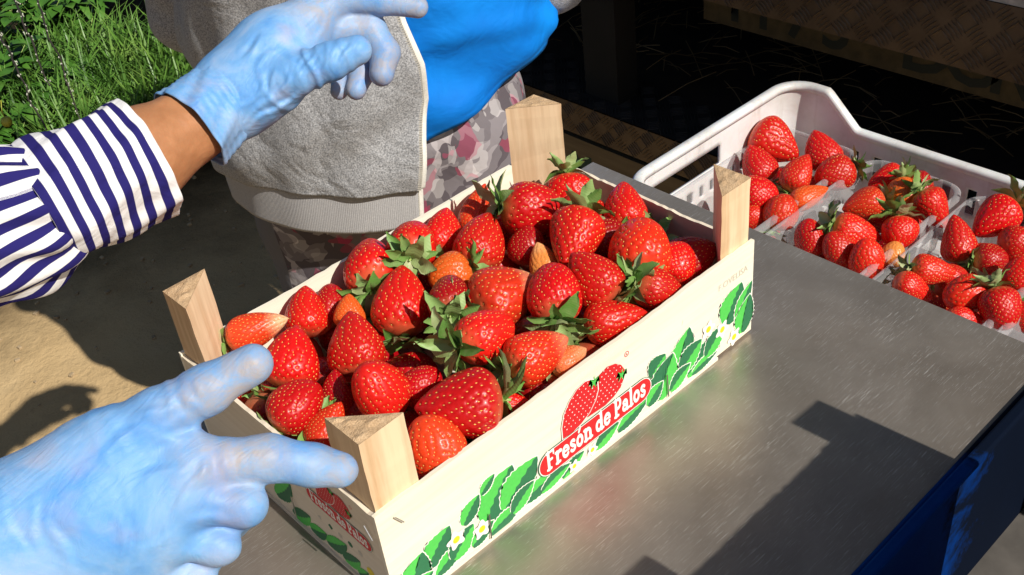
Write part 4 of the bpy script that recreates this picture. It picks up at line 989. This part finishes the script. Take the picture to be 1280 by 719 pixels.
# hoodie flap, hem band and zip
def zipphi(z): return np.arccos(np.interp(z,[-.115,-.06,0.0,.05,.10,.15,.45],[0.235,0.262,0.31,0.365,0.36,0.315,0.2]))
HB = -0.118
def hood_pts(z0,z1,nz,extra,bulge=True):
    z = np.linspace(z0,z1,nz)[:,None]; u = np.linspace(0,1,230)[None]
    zz = z+0*u; ph0 = zipphi(zz); PHI = ph0+(math.radians(262)-ph0)*u
    k = np.clip((zz-.2)/.27,0,1)
    bl = 0.013*np.exp(-((zz-(HB+.085))/.05)**2)+0.006*np.exp(-((zz-.09)/.06)**2) if bulge else 0
    W = (0.0035*np.sin(PHI*7+zz*34+1.5*np.sin(zz*21))+0.005*np.sin(zz*38+PHI*3.3+np.sin(PHI*5))+0.002*np.sin(PHI*17+zz*12))*(1 if bulge else 0.3)
    A_ = 0.214+extra+bl+W-0.035*k; B_ = 0.172+extra+bl+W-0.03*k
    droop = 0.018*np.sin(np.clip(PHI,0,math.pi))*0
    return torso_ring(zz-droop,PHI,A_,B_)
hz = loft('hoodie', hood_pts(HB+.056,.47,150,0.006), M['hoodie'], p1, solid=0.005)
loft('hem_band', hood_pts(HB,HB+.057,16,0.007,False), M['rib'], hz, solid=0.006)
# pocket seam
def surf_at(px_phi, z, out=0.0):
    zz = np.array([[z]]); bl = 0.013*math.exp(-((z-(HB+.085))/.05)**2)+0.006*math.exp(-((z-.09)/.06)**2)
    W = 0.0035*math.sin(px_phi*7+z*34+1.5*math.sin(z*21))+0.005*math.sin(z*38+px_phi*3.3+math.sin(px_phi*5))+0.002*math.sin(px_phi*17+z*12)
    k = min(1,max(0,(z-.2)/.27)); e = 0.006+bl+W+out
    return C1+RV*((0.214+e-0.035*k)*math.cos(px_phi))+FV*((0.172+e-0.03*k)*math.sin(px_phi))+np.array([0,0,z])
MB().tube([surf_at(math.radians(128+1.5*math.sin(i*.4)),HB+.062+i*0.0042,0.001) for i in range(24)],0.0018,6).build('pocket_seam', plain('seam_thread',(0.12,0.12,0.12),0.9), hz, smooth=True)
MB().tube([surf_at(float(zipphi(np.array(HB+.062)))+i*0.028,HB+.060,0.001) for i in range(76)],0.0022,6).build('waist_seam', plain('seam_thread_dark',(0.10,0.10,0.10),0.9), hz, smooth=True)
zl = np.linspace(HB+.002,.44,200)
edge = np.array([surf_at(float(zipphi(np.array(z_))),z_,0.002) if z_ > HB+.056 else hood_pts(z_,z_+.001,2,0.004,False)[0,0] for z_ in zl])
tape = np.stack([edge-RV*0.001+FV*0.001, edge+RV*0.0035+FV*0.001, edge+RV*0.0075-FV*0.001],1)
zt_o = loft('zip_tape', tape, M['zip'], hz, solid=0.0012)
tm = MB()
for i in range(0,200):
    for kk in (0,):
        c = edge[i]+FV*0.0022+RV*0.0005; tm.obox(c, RV*0.0024, FV*0.0012, np.array([0,0,0.0008]))
tag(tm.build('zip_teeth', M['teeth'], zt_o), kind='stuff')
for s in (-1,1):
    def slv(p, s=s):
        d = rcone(p,L3(s*.175,-.02,.44),L3(s*.228,-.05,.115),.066,.064); d = smin(d, rcone(p,L3(s*.228,-.05,.115),L3(-s*.125,.150,.257+.03*s),.058,.040),.02)
        return d-0.004*np.sin(p[...,2]*60+p[...,0]*30)
    obj('sleeve', sdf_mesh('sleeve', slv, C1+[-.40,-.40,.02], C1+[.40,.40,.53], 0.008), M['hoodie'], hz)

# ================================================================== PERSON IN THE STRIPED SHIRT (reaching in from the left)
C2 = np.array([-0.56,0.27,0.0]); F2 = np.array([0.72,-0.69,0]); R2 = np.array([-0.69,-0.72,0])   # facing, own right
p2 = empty('person', (C2[0],C2[1],GZ), 'person with striped navy and white sleeve and blue gloves reaching in from the side', 'person')
def K(r, f, z): return C2+R2*r+F2*f+np.array([0,0,z])
# left arm (upper): pixels with depth
UK = 0.873
def Q(x, y, d): return P(x, y, d*UK)      # left arm held a little nearer
ELB = Q(-230,330,0.84); FA = Q(165,203,0.925); WR = Q(252,148,0.965)
SHL = K(-.185,0,.47); SHR = K(.185,0,.47); ELR = P(-420,860,0.52); WRR = P(-75,735,0.455)
def body2(p):
    d = ellipsoid(p, K(0,0,-.02), (0.17,0.17,0.17))
    for a,b,r1,r2 in ((K(0,0,-.05),K(0,0,.18),.13,.12),(K(0,0,.18),K(0,0,.42),.12,.13),(SHL,SHR,.06,.06),(K(0,0,.47),K(0,.02,.60),.055,.05)): d = smin(d, rcone(p,a,b,r1,r2),.05)
    for s in (-1,1):
        d = smin(d, rcone(p,K(s*.095,0,-.12),K(s*.09,.02,-.42),.085,.055),.03); d = smin(d, rcone(p,K(s*.09,.02,-.42),K(s*.09,-.02,-.74),.052,.036),.02); d = smin(d, rcone(p,K(s*.09,-.04,-.765),K(s*.10,.12,-.78),.03,.022),.02)
    for a,b,r1,r2 in ((SHL,ELB,.05,.041),(ELB,FA,.040,.0375),(FA,WR,.0365,.0275),(WR,Q(275,128,.97),.0265,.022)): d = smin(d, rcone(p,a,b,r1,r2),.012)
    for a,b,r1,r2 in ((SHR,ELR,.05,.041),(ELR,WRR,.041,.028),(WRR,P(-30,705,.455),.026,.022)): d = smin(d, rcone(p,a,b,r1,r2),.012)
    h = ellipsoid(p, K(0,.03,.715), (0.085,0.085,0.115)); h = smin(h, ellipsoid(p,K(0,.06,.665),(.055,.055,.06)),.03); h = smin(h, rcone(p,K(0,.115,.72),K(0,.137,.69),.010,.014),.015)
    for s in (-1,1): h = np.maximum(h, -ellipsoid(p,K(s*.032,.12,.72),(.017,.017,.010))); h = smin(h, ellipsoid(p,K(s*.087,.015,.705),(.012,.012,.03)),.008)
    return smin(d,h,.02)
obj('body', sdf_mesh('body', body2, (-.98,-.35,GZ-.01), (.26,.66,.86), 0.0112), M['skin'], p2)
obj('hair', sdf_mesh('hair', lambda p: np.maximum(ellipsoid(p,K(0,.01,.73),(.097,.097,.118)), (p-K(0,.07,.735))@F2-0.25*(p[...,2]-.735)), K(0,.01,.72)-[.15,.15,.16], K(0,.01,.72)+[.15,.15,.15], 0.009), M['hair'], p2)
def trou2(p):
    d = ellipsoid(p, K(0,0,-.04), (0.18,0.18,0.16))
    for s in (-1,1): d = smin(d, rcone(p,K(s*.10,0,-.14),K(s*.095,.02,-.44),.10,.075),.03); d = smin(d, rcone(p,K(s*.095,.02,-.44),K(s*.09,-.01,-.73),.074,.062),.02)
    return d
obj('trousers', sdf_mesh('trousers', trou2, C2+[-.32,-.32,GZ], C2+[.32,.32,.14], 0.011), M['jean'], p2)
for s in (-1,1):
    obj('shoe', sdf_mesh('shoe', lambda p: np.maximum(smin(rcone(p,K(s*.09,-.045,-.757),K(s*.102,.13,-.772),.044,.034),rcone(p,K(s*.09,-.03,-.75),K(s*.09,-.03,-.70),.044,.042),.02), GZ-0.012-p[...,2]), K(s*.09,.03,-.75)-[.17,.17,.07], K(s*.09,.03,-.75)+[.17,.17,.12], 0.008), M['shoe'], p2)
tz = np.linspace(-.12,.49,50)[:,None]; tp_ = np.linspace(0,2*math.pi,90,endpoint=False)[None]
ra = 0.215-0.10*np.clip((tz-.40)/.09,0,1)**2+0.006*np.sin(tp_*6+tz*30); rb = 0.168-0.085*np.clip((tz-.40)/.09,0,1)**2+0.006*np.sin(tp_*6+tz*30)
tp3 = C2+R2*(ra*np.cos(tp_))[...,None]+F2*(rb*np.sin(tp_))[...,None]+np.array([0,0,1])*(tz+0*tp_)[...,None]
shirt = loft('striped_shirt', tp3, M['cuff'], p2, closed=True, solid=0.003, us=np.linspace(0,2.4,50))
def tube_loft(path, rad, n_u, n_v, wrinkle, ref):
    path = np.asarray(path,float); s = np.concatenate([[0],np.cumsum(np.linalg.norm(np.diff(path,axis=0),axis=1))]); u = np.linspace(0,1,n_u)*s[-1]
    # smooth interpolation
    c = np.stack([np.interp(u,s,path[:,i]) for i in range(3)],1); r = np.interp(u,s,rad)
    for _ in range(12): c[1:-1] = 0.25*c[:-2]+0.5*c[1:-1]+0.25*c[2:]; r[1:-1] = 0.25*r[:-2]+0.5*r[1:-1]+0.25*r[2:]
    t_ = np.gradient(c,axis=0); t_ /= np.linalg.norm(t_,axis=1)[:,None]
    out = np.zeros((n_u,n_v,3)); a = np.linspace(0,2*math.pi,n_v,endpoint=False)
    e1 = np.asarray(ref,float)
    for i in range(n_u):
        q = e1-t_[i]*(e1@t_[i]); q /= np.linalg.norm(q); b = np.cross(t_[i],q)
        rr_ = r[i]*(1+wrinkle(i/(n_u-1),a)); out[i] = c[i]+rr_[:,None]*(np.cos(a)[:,None]*q+np.sin(a)[:,None]*b)
    return out
TOC = -FWD
sl1 = tube_loft([K(-.14,0,.46),SHL+[0,0,.0],ELB,Q(-60,305,.87),Q(52,257,.888),Q(75,246,.893)],[.085,.082,.064,.056,.053,.040],110,140,
    lambda u,a: 0.035*np.sin(a*3+u*22)+0.07*np.sin(a*11+2*np.sin(u*30))*np.clip((u-.76)/.24,0,1)+0.04*np.sin(u*70+2*np.sin(a*2)), TOC)
loft('sleeve', sl1, M['sleeve'], shirt, closed=True, solid=0.0022, vs=np.linspace(0,1,140))
cf = tube_loft([Q(48,260,.887),Q(70,249,.893),Q(115,229,.906),Q(168,207,.923),Q(186,198,.929)],[.0445,.0480,.0468,.0462,.0465],60,140,
    lambda u,a: 0.05*np.sin(a*2+1.0+u*2)+0.028*np.sin(a*5+u*9)+0.02*np.sin(a*9+u*3)+0.03*np.sin(a*3-u*7)+0.012*np.sin(a*14+u*11), TOC)
loft('cuff', cf, M['cuff'], shirt, closed=True, solid=0.0028)
sl2 = tube_loft([K(.14,0,.46),SHR,ELR,P(-230,800,.48)],[.085,.082,.066,.050],60,90, lambda u,a: 0.03*np.sin(a*3+u*22)+0.03*np.sin(u*60+2*np.sin(a*2)), TOC)
loft('sleeve', sl2, M['sleeve'], shirt, closed=True, solid=0.0022)

# gloves
def hand_sdf(palm, fingers, kp, kf):
    def fn(p):
        d = None
        for a,b,r1,r2,*wr in palm:
            q = rcone(p,a,b,r1,r2,wr[0] if wr else None); d = q if d is None else smin(d,q,kp)
        for fg, k_ in fingers:
            q = None
            for a,b,r1,r2,*wr in fg:
                w_ = rcone(p,a,b,r1,r2,wr[0] if wr else None); q = w_ if q is None else smin(q,w_,0.004)
            d = smin(d,q,k_)
        x,y,z = p[...,0],p[...,1],p[...,2]
        d = d - 0.0003*np.sin((x+.6*y)*330+2*np.sin(z*120))*np.maximum(0,np.sin(y*110+2*np.sin(x*80)))
        return d
    return fn
def folds(fn, segs_, D_, amp, wd):
    L_ = [(P(a,b,D_),P(c,d,D_)) for a,b,c,d in segs_]
    def g(p):
        d = fn(p); q = p-CAM; dep = q@FWD; q = q*(D_/np.maximum(dep,0.05))[...,None]+CAM    # seen along the hand's near side
        near = np.clip((D_+0.018-dep)/0.012,0,1); acc = np.zeros(d.shape)
        for i,(a,b) in enumerate(L_):
            ba = b-a; l = np.linalg.norm(ba); u = ba/l; nrm_ = np.cross(u,FWD); x_ = (q-a)@u; y_ = (q-a)@nrm_+0.0022*np.sin(x_*160+i*1.7)
            m = np.abs(y_) < 4*wd
            tp_ = np.clip(np.sin(np.pi*np.clip(x_/l,0,1)),0,1)**0.6
            acc += np.where(m, amp*(0.7+0.6*((i*7)%5)/4)*tp_*(y_/wd)*np.exp(-(y_/wd)**2)*1.6, 0)
        return d+acc*near
    return g
def chain(pts, radii, wr=None):
    return [(pts[i],pts[i+1],radii[i],radii[i+1],wr[i]) if wr and wr[i] else (pts[i],pts[i+1],radii[i],radii[i+1]) for i in range(len(pts)-1)]
def add_dirt(me, centers):
    co = np.zeros(len(me.vertices)*3); me.vertices.foreach_get('co',co); co = co.reshape(-1,3); d = np.zeros(len(co))
    for c,r in centers: d = np.maximum(d, np.exp(-((np.linalg.norm(co-c,axis=1)/r)**2)))
    at_ = me.attributes.new('dirt','FLOAT','POINT'); at_.data.foreach_set('value', d.astype(np.float32))
def bounds(pts, m): pts = np.array(pts); return pts.min(0)-m, pts.max(0)+m
# lower glove (own right hand), pointing over the crate
D = 0.455
palm = [(P(-75,742,D+.004),P(10,685,D+.004),.028,.028),(P(10,685,D+.004),P(110,632,D+.006),.028,.024),
        (P(10,668,D),P(246,578,D+.006),.019,.0118),(P(5,692,D),P(230,626,D+.003),.018,.0118),(P(0,718,D+.002),P(208,671,D+.006),.018,.0110),(P(-10,742,D+.006),P(184,715,D+.012),.017,.0100),
        (P(30,640,D+.002),P(135,560,D+.004),.022,.0150)]
tw = (0.0011,900,1.0)
fg_thumb = chain([P(110,572,D+.004),P(198,520,D+.004),P(258,487,D+.007),P(316,455,D+.009)],[.0150,.0118,.0104,.0088],[(0.0005,700,0.3),(0.0006,800,1.4),None])
fg_index = chain([P(236,582,D+.005),P(335,573,D+.012),P(390,581,D+.019),P(425,588,D+.024)],[.0116,.0099,.0092,.0080],[(0.0004,500,0.5),None,None])
fg_mid = chain([P(230,624,D+.003),P(306,631,D+.008),P(285,655,D+.045)],[.0112,.0092,.0085])
fg_ring = chain([P(208,668,D+.006),P(274,681,D+.012),P(250,700,D+.046)],[.0102,.0086,.008])
fg_pin = chain([P(185,712,D+.012),P(246,722,D+.018),P(225,735,D+.046)],[.0095,.0080,.0075])
allp = [q for s in (palm,fg_thumb,fg_index,fg_mid,fg_ring,fg_pin) for a in s for q in a[:2]]
lo, hi = bounds(allp,.036)
CR1 = [(8,612,34,705),(62,640,92,719),(150,640,162,719),(40,620,60,690),(225,604,262,566),(206,642,240,614),(160,528,218,500),(190,548,262,526),(180,534,238,518),(232,645,290,652),
       (225,694,268,694),(262,548,270,604),(236,478,252,512),(222,486,238,518),(208,496,222,524),(250,474,264,502),(120,560,190,530),(175,600,230,580),(185,690,205,660),(290,556,296,600),(345,548,350,605)]
me = sdf_mesh('glove', folds(hand_sdf(palm,[(fg_thumb,.010),(fg_index,.005),(fg_mid,.0035),(fg_ring,.0035),(fg_pin,.0035)],.016,.004), CR1, D-.012, .0009, .0024), lo, hi, 0.0014)
add_dirt(me, [(P(285,472,D),.026),(P(320,455,D),.016),(P(245,492,D),.012),(P(300,568,D),.022),(P(425,590,D+.02),.016)])
gl = obj('glove', me, M['glove'], p2); gl['label'] = 'blue nitrile glove pointing with index finger over the crate corner'
# upper glove (own left hand)
D = 0.985
palm = [(Q(258,146,D-.012),Q(298,112,D),0.0288,0.0305),(Q(298,112,D),Q(345,70,D+.004),0.0305,0.0313),(Q(345,70,D+.004),Q(385,30,D+.012),0.0305,0.0229),(Q(345,70,D+.016),Q(385,62,D+.034),0.0271,0.0186),
        (Q(300,125,D-.010),Q(345,108,D-.014),0.0220,0.0186)]
fg_thumb = chain([Q(322,122,D-.014),Q(368,95,D-.026),Q(415,76,D-.030),Q(446,63,D-.030)],[0.0188,0.0157,0.0144,0.0118],[(0.0016,420,0.2),(0.0014,480,1.1),(0.0009,600,0.4)])
fg_index = chain([Q(385,22,D+.010),Q(430,-2,D+.014),Q(478,2,D+.016),Q(522,9,D+.016)],[0.0166,0.0122,0.0107,0.0087])
fg_mid = chain([Q(395,38,D+.022),Q(462,36,D+.030),Q(481,66,D+.032),Q(477,92,D+.030)],[0.0153,0.0131,0.0122,0.0103])
fg_ring = chain([Q(392,58,D+.034),Q(438,62,D+.050),Q(452,92,D+.048),Q(445,112,D+.042)],[0.0140,0.0113,0.0100,0.0086])
fg_pin = chain([Q(385,75,D+.040),Q(416,80,D+.058),Q(428,102,D+.056),Q(424,114,D+.050)],[0.0122,0.0096,0.0086,0.0074])
allp = [q for s in (palm,fg_thumb,fg_index,fg_mid,fg_ring,fg_pin) for a in s for q in a[:2]]
lo, hi = bounds(allp,.045)
CR2 = [(350,112,368,76),(362,108,380,70),(372,102,390,66),(384,96,402,60),(396,92,412,56),(408,88,422,52),(424,84,436,52),(340,122,358,92),(298,152,352,114),(308,160,358,122),(288,142,340,96),(345,132,374,112),(330,120,345,88),
       (232,112,262,152),(242,104,276,152),(256,96,288,142),(272,90,300,130),(262,172,302,160),(255,186,288,172),(300,70,330,45),(315,85,350,55),(380,45,398,8),(392,50,410,14)]
me = sdf_mesh('glove', folds(hand_sdf(palm,[(fg_thumb,.008),(fg_index,.006),(fg_mid,.004),(fg_ring,.004),(fg_pin,.004)],.02,.004), CR2, D*UK-.02, .0014, .0027), lo, hi, 0.0014)
add_dirt(me, [(Q(480,80,D+.03),.035),(Q(520,9,D+.016),.03),(Q(445,105,D+.045),.03),(Q(424,112,D+.05),.025),(Q(450,35,D+.03),.03),(Q(400,15,D),.025)])
gl2 = obj('glove', me, M['glove2'], p2); gl2['label'] = 'blue nitrile glove with soiled curled fingers above the hoodie hem'
cfg = tube_loft([Q(238,160,.957),Q(246,153,.960),Q(262,141,.967),Q(285,122,.978),Q(300,110,.985)],[0.0358,0.0349,0.0336,0.0321,0.0301],50,120,
    lambda u,a: (1-u)*(0.05*np.sin(a*3+1)+0.04*np.sin(a*7+u*6))+0.012*np.sin(a*13+u*14)+0.012*np.sin(u*60+2*np.sin(a*2)), TOC)
cm = loft('glove_cuff', cfg, M['glove2'], gl2, closed=True, solid=0.0012)
cm.data.attributes.new('dirt','FLOAT','POINT')

# ================================================================== VEGETATION
t = NT('grass_blade'); oi = t.coord(); n = t.noise(oi,9,3); n2 = t.noise(oi,60,2)
c = t.ramp(n,[(0.3,(0.035,0.10,0.010)),(0.5,(0.085,0.20,0.025)),(0.72,(0.19,0.32,0.06))]); c = t.mix(t.ramp(n2,[(0.66,0.0),(0.78,0.5)]), c, (0.28,0.27,0.10))
t.set(Base_Color=c, Roughness=0.45, Specular_IOR_Level=0.5); M['grass'] = t.m
t = NT('weed_leaf'); oi = t.coord(); n = t.noise(oi,14,3)
t.set(Base_Color=t.ramp(n,[(0.3,(0.03,0.10,0.012)),(0.55,(0.07,0.19,0.022)),(0.75,(0.15,0.27,0.05))]), Roughness=0.42, Specular_IOR_Level=0.5); M['weed'] = t.m
def blade(mb, p, h, a, lean, w_, n=5):
    d = np.array([math.cos(a),math.sin(a),0]); s_ = np.array([-math.sin(a),math.cos(a),0]); k = len(mb.v); V = []
    for i in range(n):
        u = i/(n-1); q = p+d*lean*h*u**1.8+np.array([0,0,1])*h*(u-0.30*lean*u*u); ww = w_*(1-u**1.6)+0.0004
        V += [q-s_*ww, q+s_*ww+np.array([0,0,ww*0.5])]
    mb.add(V, [(i*2,i*2+1,i*2+3,i*2+2) for i in range(n-1)])
mb = MB(); gr = np.random.default_rng(3)
cl = []
for i in range(150):
    px_, py_ = gr.uniform(60,290), gr.uniform(-25,235)
    g0 = at(px_,py_,GZ)
    if py_ > 175 and px_ > 150 and gr.random() < 0.6: continue
    cl.append(g0[:2])
for i in range(170): cl.append((gr.uniform(0.2,2.6), gr.uniform(2.7,5.2)))
for i in range(120): cl.append(tuple(at(gr.uniform(-60,250),gr.uniform(40,230),GZ)[:2]))
for cx,cy in cl:
    for k in range(gr.integers(9,20)):
        x, y = cx+gr.normal(0,.05), cy+gr.normal(0,.05)
        if x > 1.18 or y < 2.15 or (y > 3.05+0.25*math.sin(x*9) and x > .75): continue
        blade(mb, np.array([x,y,float(gh(x,y))-0.005]), gr.uniform(.09,.30), gr.uniform(0,6.28), gr.uniform(.15,1.0), gr.uniform(.0030,.0085))
tag(mb.build('grass', M['grass'], smooth=True), 'dense green grass blades growing behind the striped sleeve', 'grass', kind='stuff')
def leaf(mb, p, d, L_, w_, fold=0.25, droop=0.3):
    d = d/np.linalg.norm(d); s_ = np.cross(d,[0,0,1]); s_ /= np.linalg.norm(s_)+1e-6; u_ = np.cross(s_,d); V = []; n = 6
    for i in range(n):
        u = i/(n-1); q = p+d*L_*u-np.array([0,0,1])*droop*L_*u*u; ww = w_*math.sin(math.pi*(0.06+0.94*u)**0.8)*(1 if i < n-1 else 0.05)
        V += [q-s_*ww+u_*ww*fold, q, q+s_*ww+u_*ww*fold]
    mb.add(V, [(i*3+j,i*3+j+1,(i+1)*3+j+1,(i+1)*3+j) for i in range(n-1) for j in range(2)])
def weed(px_,py_,h,label,seed,n_st=9,big=1.0):
    r = np.random.default_rng(seed); b = at(px_,py_,GZ); b[2] = float(gh(b[0],b[1]))-0.004
    e = empty('leafy_weed', b, label, 'plant', 'weeds at the edge of the sandy earth'); lv = MB(); stm = MB()
    for i in range(n_st):
        a = r.uniform(0,6.28); sp = r.uniform(.1,.7); tipp = b+np.array([math.cos(a)*sp*h,math.sin(a)*sp*h,h*r.uniform(.6,1.0)]); pts_ = [b+(tipp-b)*u+np.array([0,0,1])*h*0.1*math.sin(u*3.1) for u in np.linspace(0,1,7)]
        stm.tube(pts_,np.linspace(.0028,.0010,7),5)
        for q in pts_[2:]:
            for k in range(3): 
                aa = r.uniform(0,6.28); leaf(lv,q,np.array([math.cos(aa),math.sin(aa),r.uniform(-.1,.5)]),r.uniform(.035,.075)*big,r.uniform(.012,.024)*big,r.uniform(.1,.4),r.uniform(.1,.6))
    stm.build('stem', M['stalk'], e, smooth=True); lv.build('foliage', M['weed'], e, smooth=True)
    return e
for i,(a,b,h,lb) in enumerate(((12,150,.26,'leafy weed with broad heart shaped leaves just above the striped sleeve'),(55,85,.30,'tall bushy weed beside the beaded twigs'),(-20,70,.34,'dark broad leaved weed at the outer edge of the greenery'),(105,60,.28,'weed with yellowish top leaves behind the grass'),(75,165,.18,'low leafy weed in front of the grass near the striped cuff'),(10,20,.30,'dense weed under the crossing twigs'),(60,5,.36,'weed with pale leaves deep in the greenery'),(20,205,.16,'low dark weed half behind the striped sleeve'),(120,130,.16,'small weed between grass tufts'))):
    weed(a,b,h,lb,50+i,11,1.15)
def bead_twig(p0,p1,label,seed):
    r = np.random.default_rng(seed); e = empty('bare_twig', p0, label, 'twig', 'twigs with pale buds among the weeds'); pts_ = [p0+(p1-p0)*u+np.array([0,0,1])*0.05*math.sin(u*3.1)+r.normal(0,.003,3) for u in np.linspace(0,1,16)]
    MB().tube(pts_,np.linspace(.0035,.0022,16),6).build('stem', plain('dark_bark',(0.035,0.028,0.022),0.6), e, smooth=True)
    bu = MB()
    for k in range(26):
        u = r.uniform(0,1); i = min(14,int(u*15)); q = pts_[i]+(pts_[i+1]-pts_[i])*(u*15-i)+r.normal(0,.0035,3); bu.tube([q,q+r.normal(0,.002,3)+[0,0,.003],q+[0,0,.006]],[.0010,.0022,.0008],5)
    tag(bu.build('buds', plain('pale_bud',(0.50,0.50,0.40),0.35), e, smooth=True), kind='stuff')
bead_twig(P(40,-20,3.35),P(100,150,2.95),'dark twig dotted with pale buds, running down towards the cuff',1)
bead_twig(P(15,-10,3.2),P(62,110,2.9),'dark budded twig beside the longer one, ending sooner',2)
bead_twig(P(-10,30,3.0),P(60,165,2.7),'dark budded twig lying lowest over the broad leaved weed',3)
fr0 = MB(); fc = P(8,152,2.62); fr0.tube([fc-[0,0,.014],fc-[0,0,.009],fc,fc+[0,0,.009],fc+[0,0,.013]],[.003,.0105,.0135,.0105,.003],14)
fr0.tube([fc+[0,0,.012],fc+[0,0.004,.025],fc+[.01,.01,.05]],.0012,5)
tag(fr0.build('wild_fruit', plain('yellow_fruit',(0.45,0.44,0.05),0.4), smooth=True), 'small round yellow green fruit hanging among the weeds', 'fruit')
# dark hedge further back
hd = empty('hedge', (0.9,5.6,GZ), 'dark dense hedge far behind the grass', 'hedge'); mb = MB(); r = np.random.default_rng(8)
for i in range(2600):
    q = np.array([r.uniform(-1.2,2.6), 5.5+r.uniform(0,.9), GZ+r.uniform(0,1.5)]); leaf(mb,q,np.array([r.normal(),r.normal()-.5,r.normal()*.5]),r.uniform(.06,.13),r.uniform(.02,.05))
mb.build('foliage', M['weed'], hd, smooth=True)
st_ = MB()
for i in range(12): 
    x = -1.1+i*.32; st_.tube([(x,6.0,GZ-.02),(x+.05,6.0,GZ+.7),(x-.05,5.9,GZ+1.3)],[.03,.02,.01],6)
st_.build('stem', M['dark_wood'], hd)
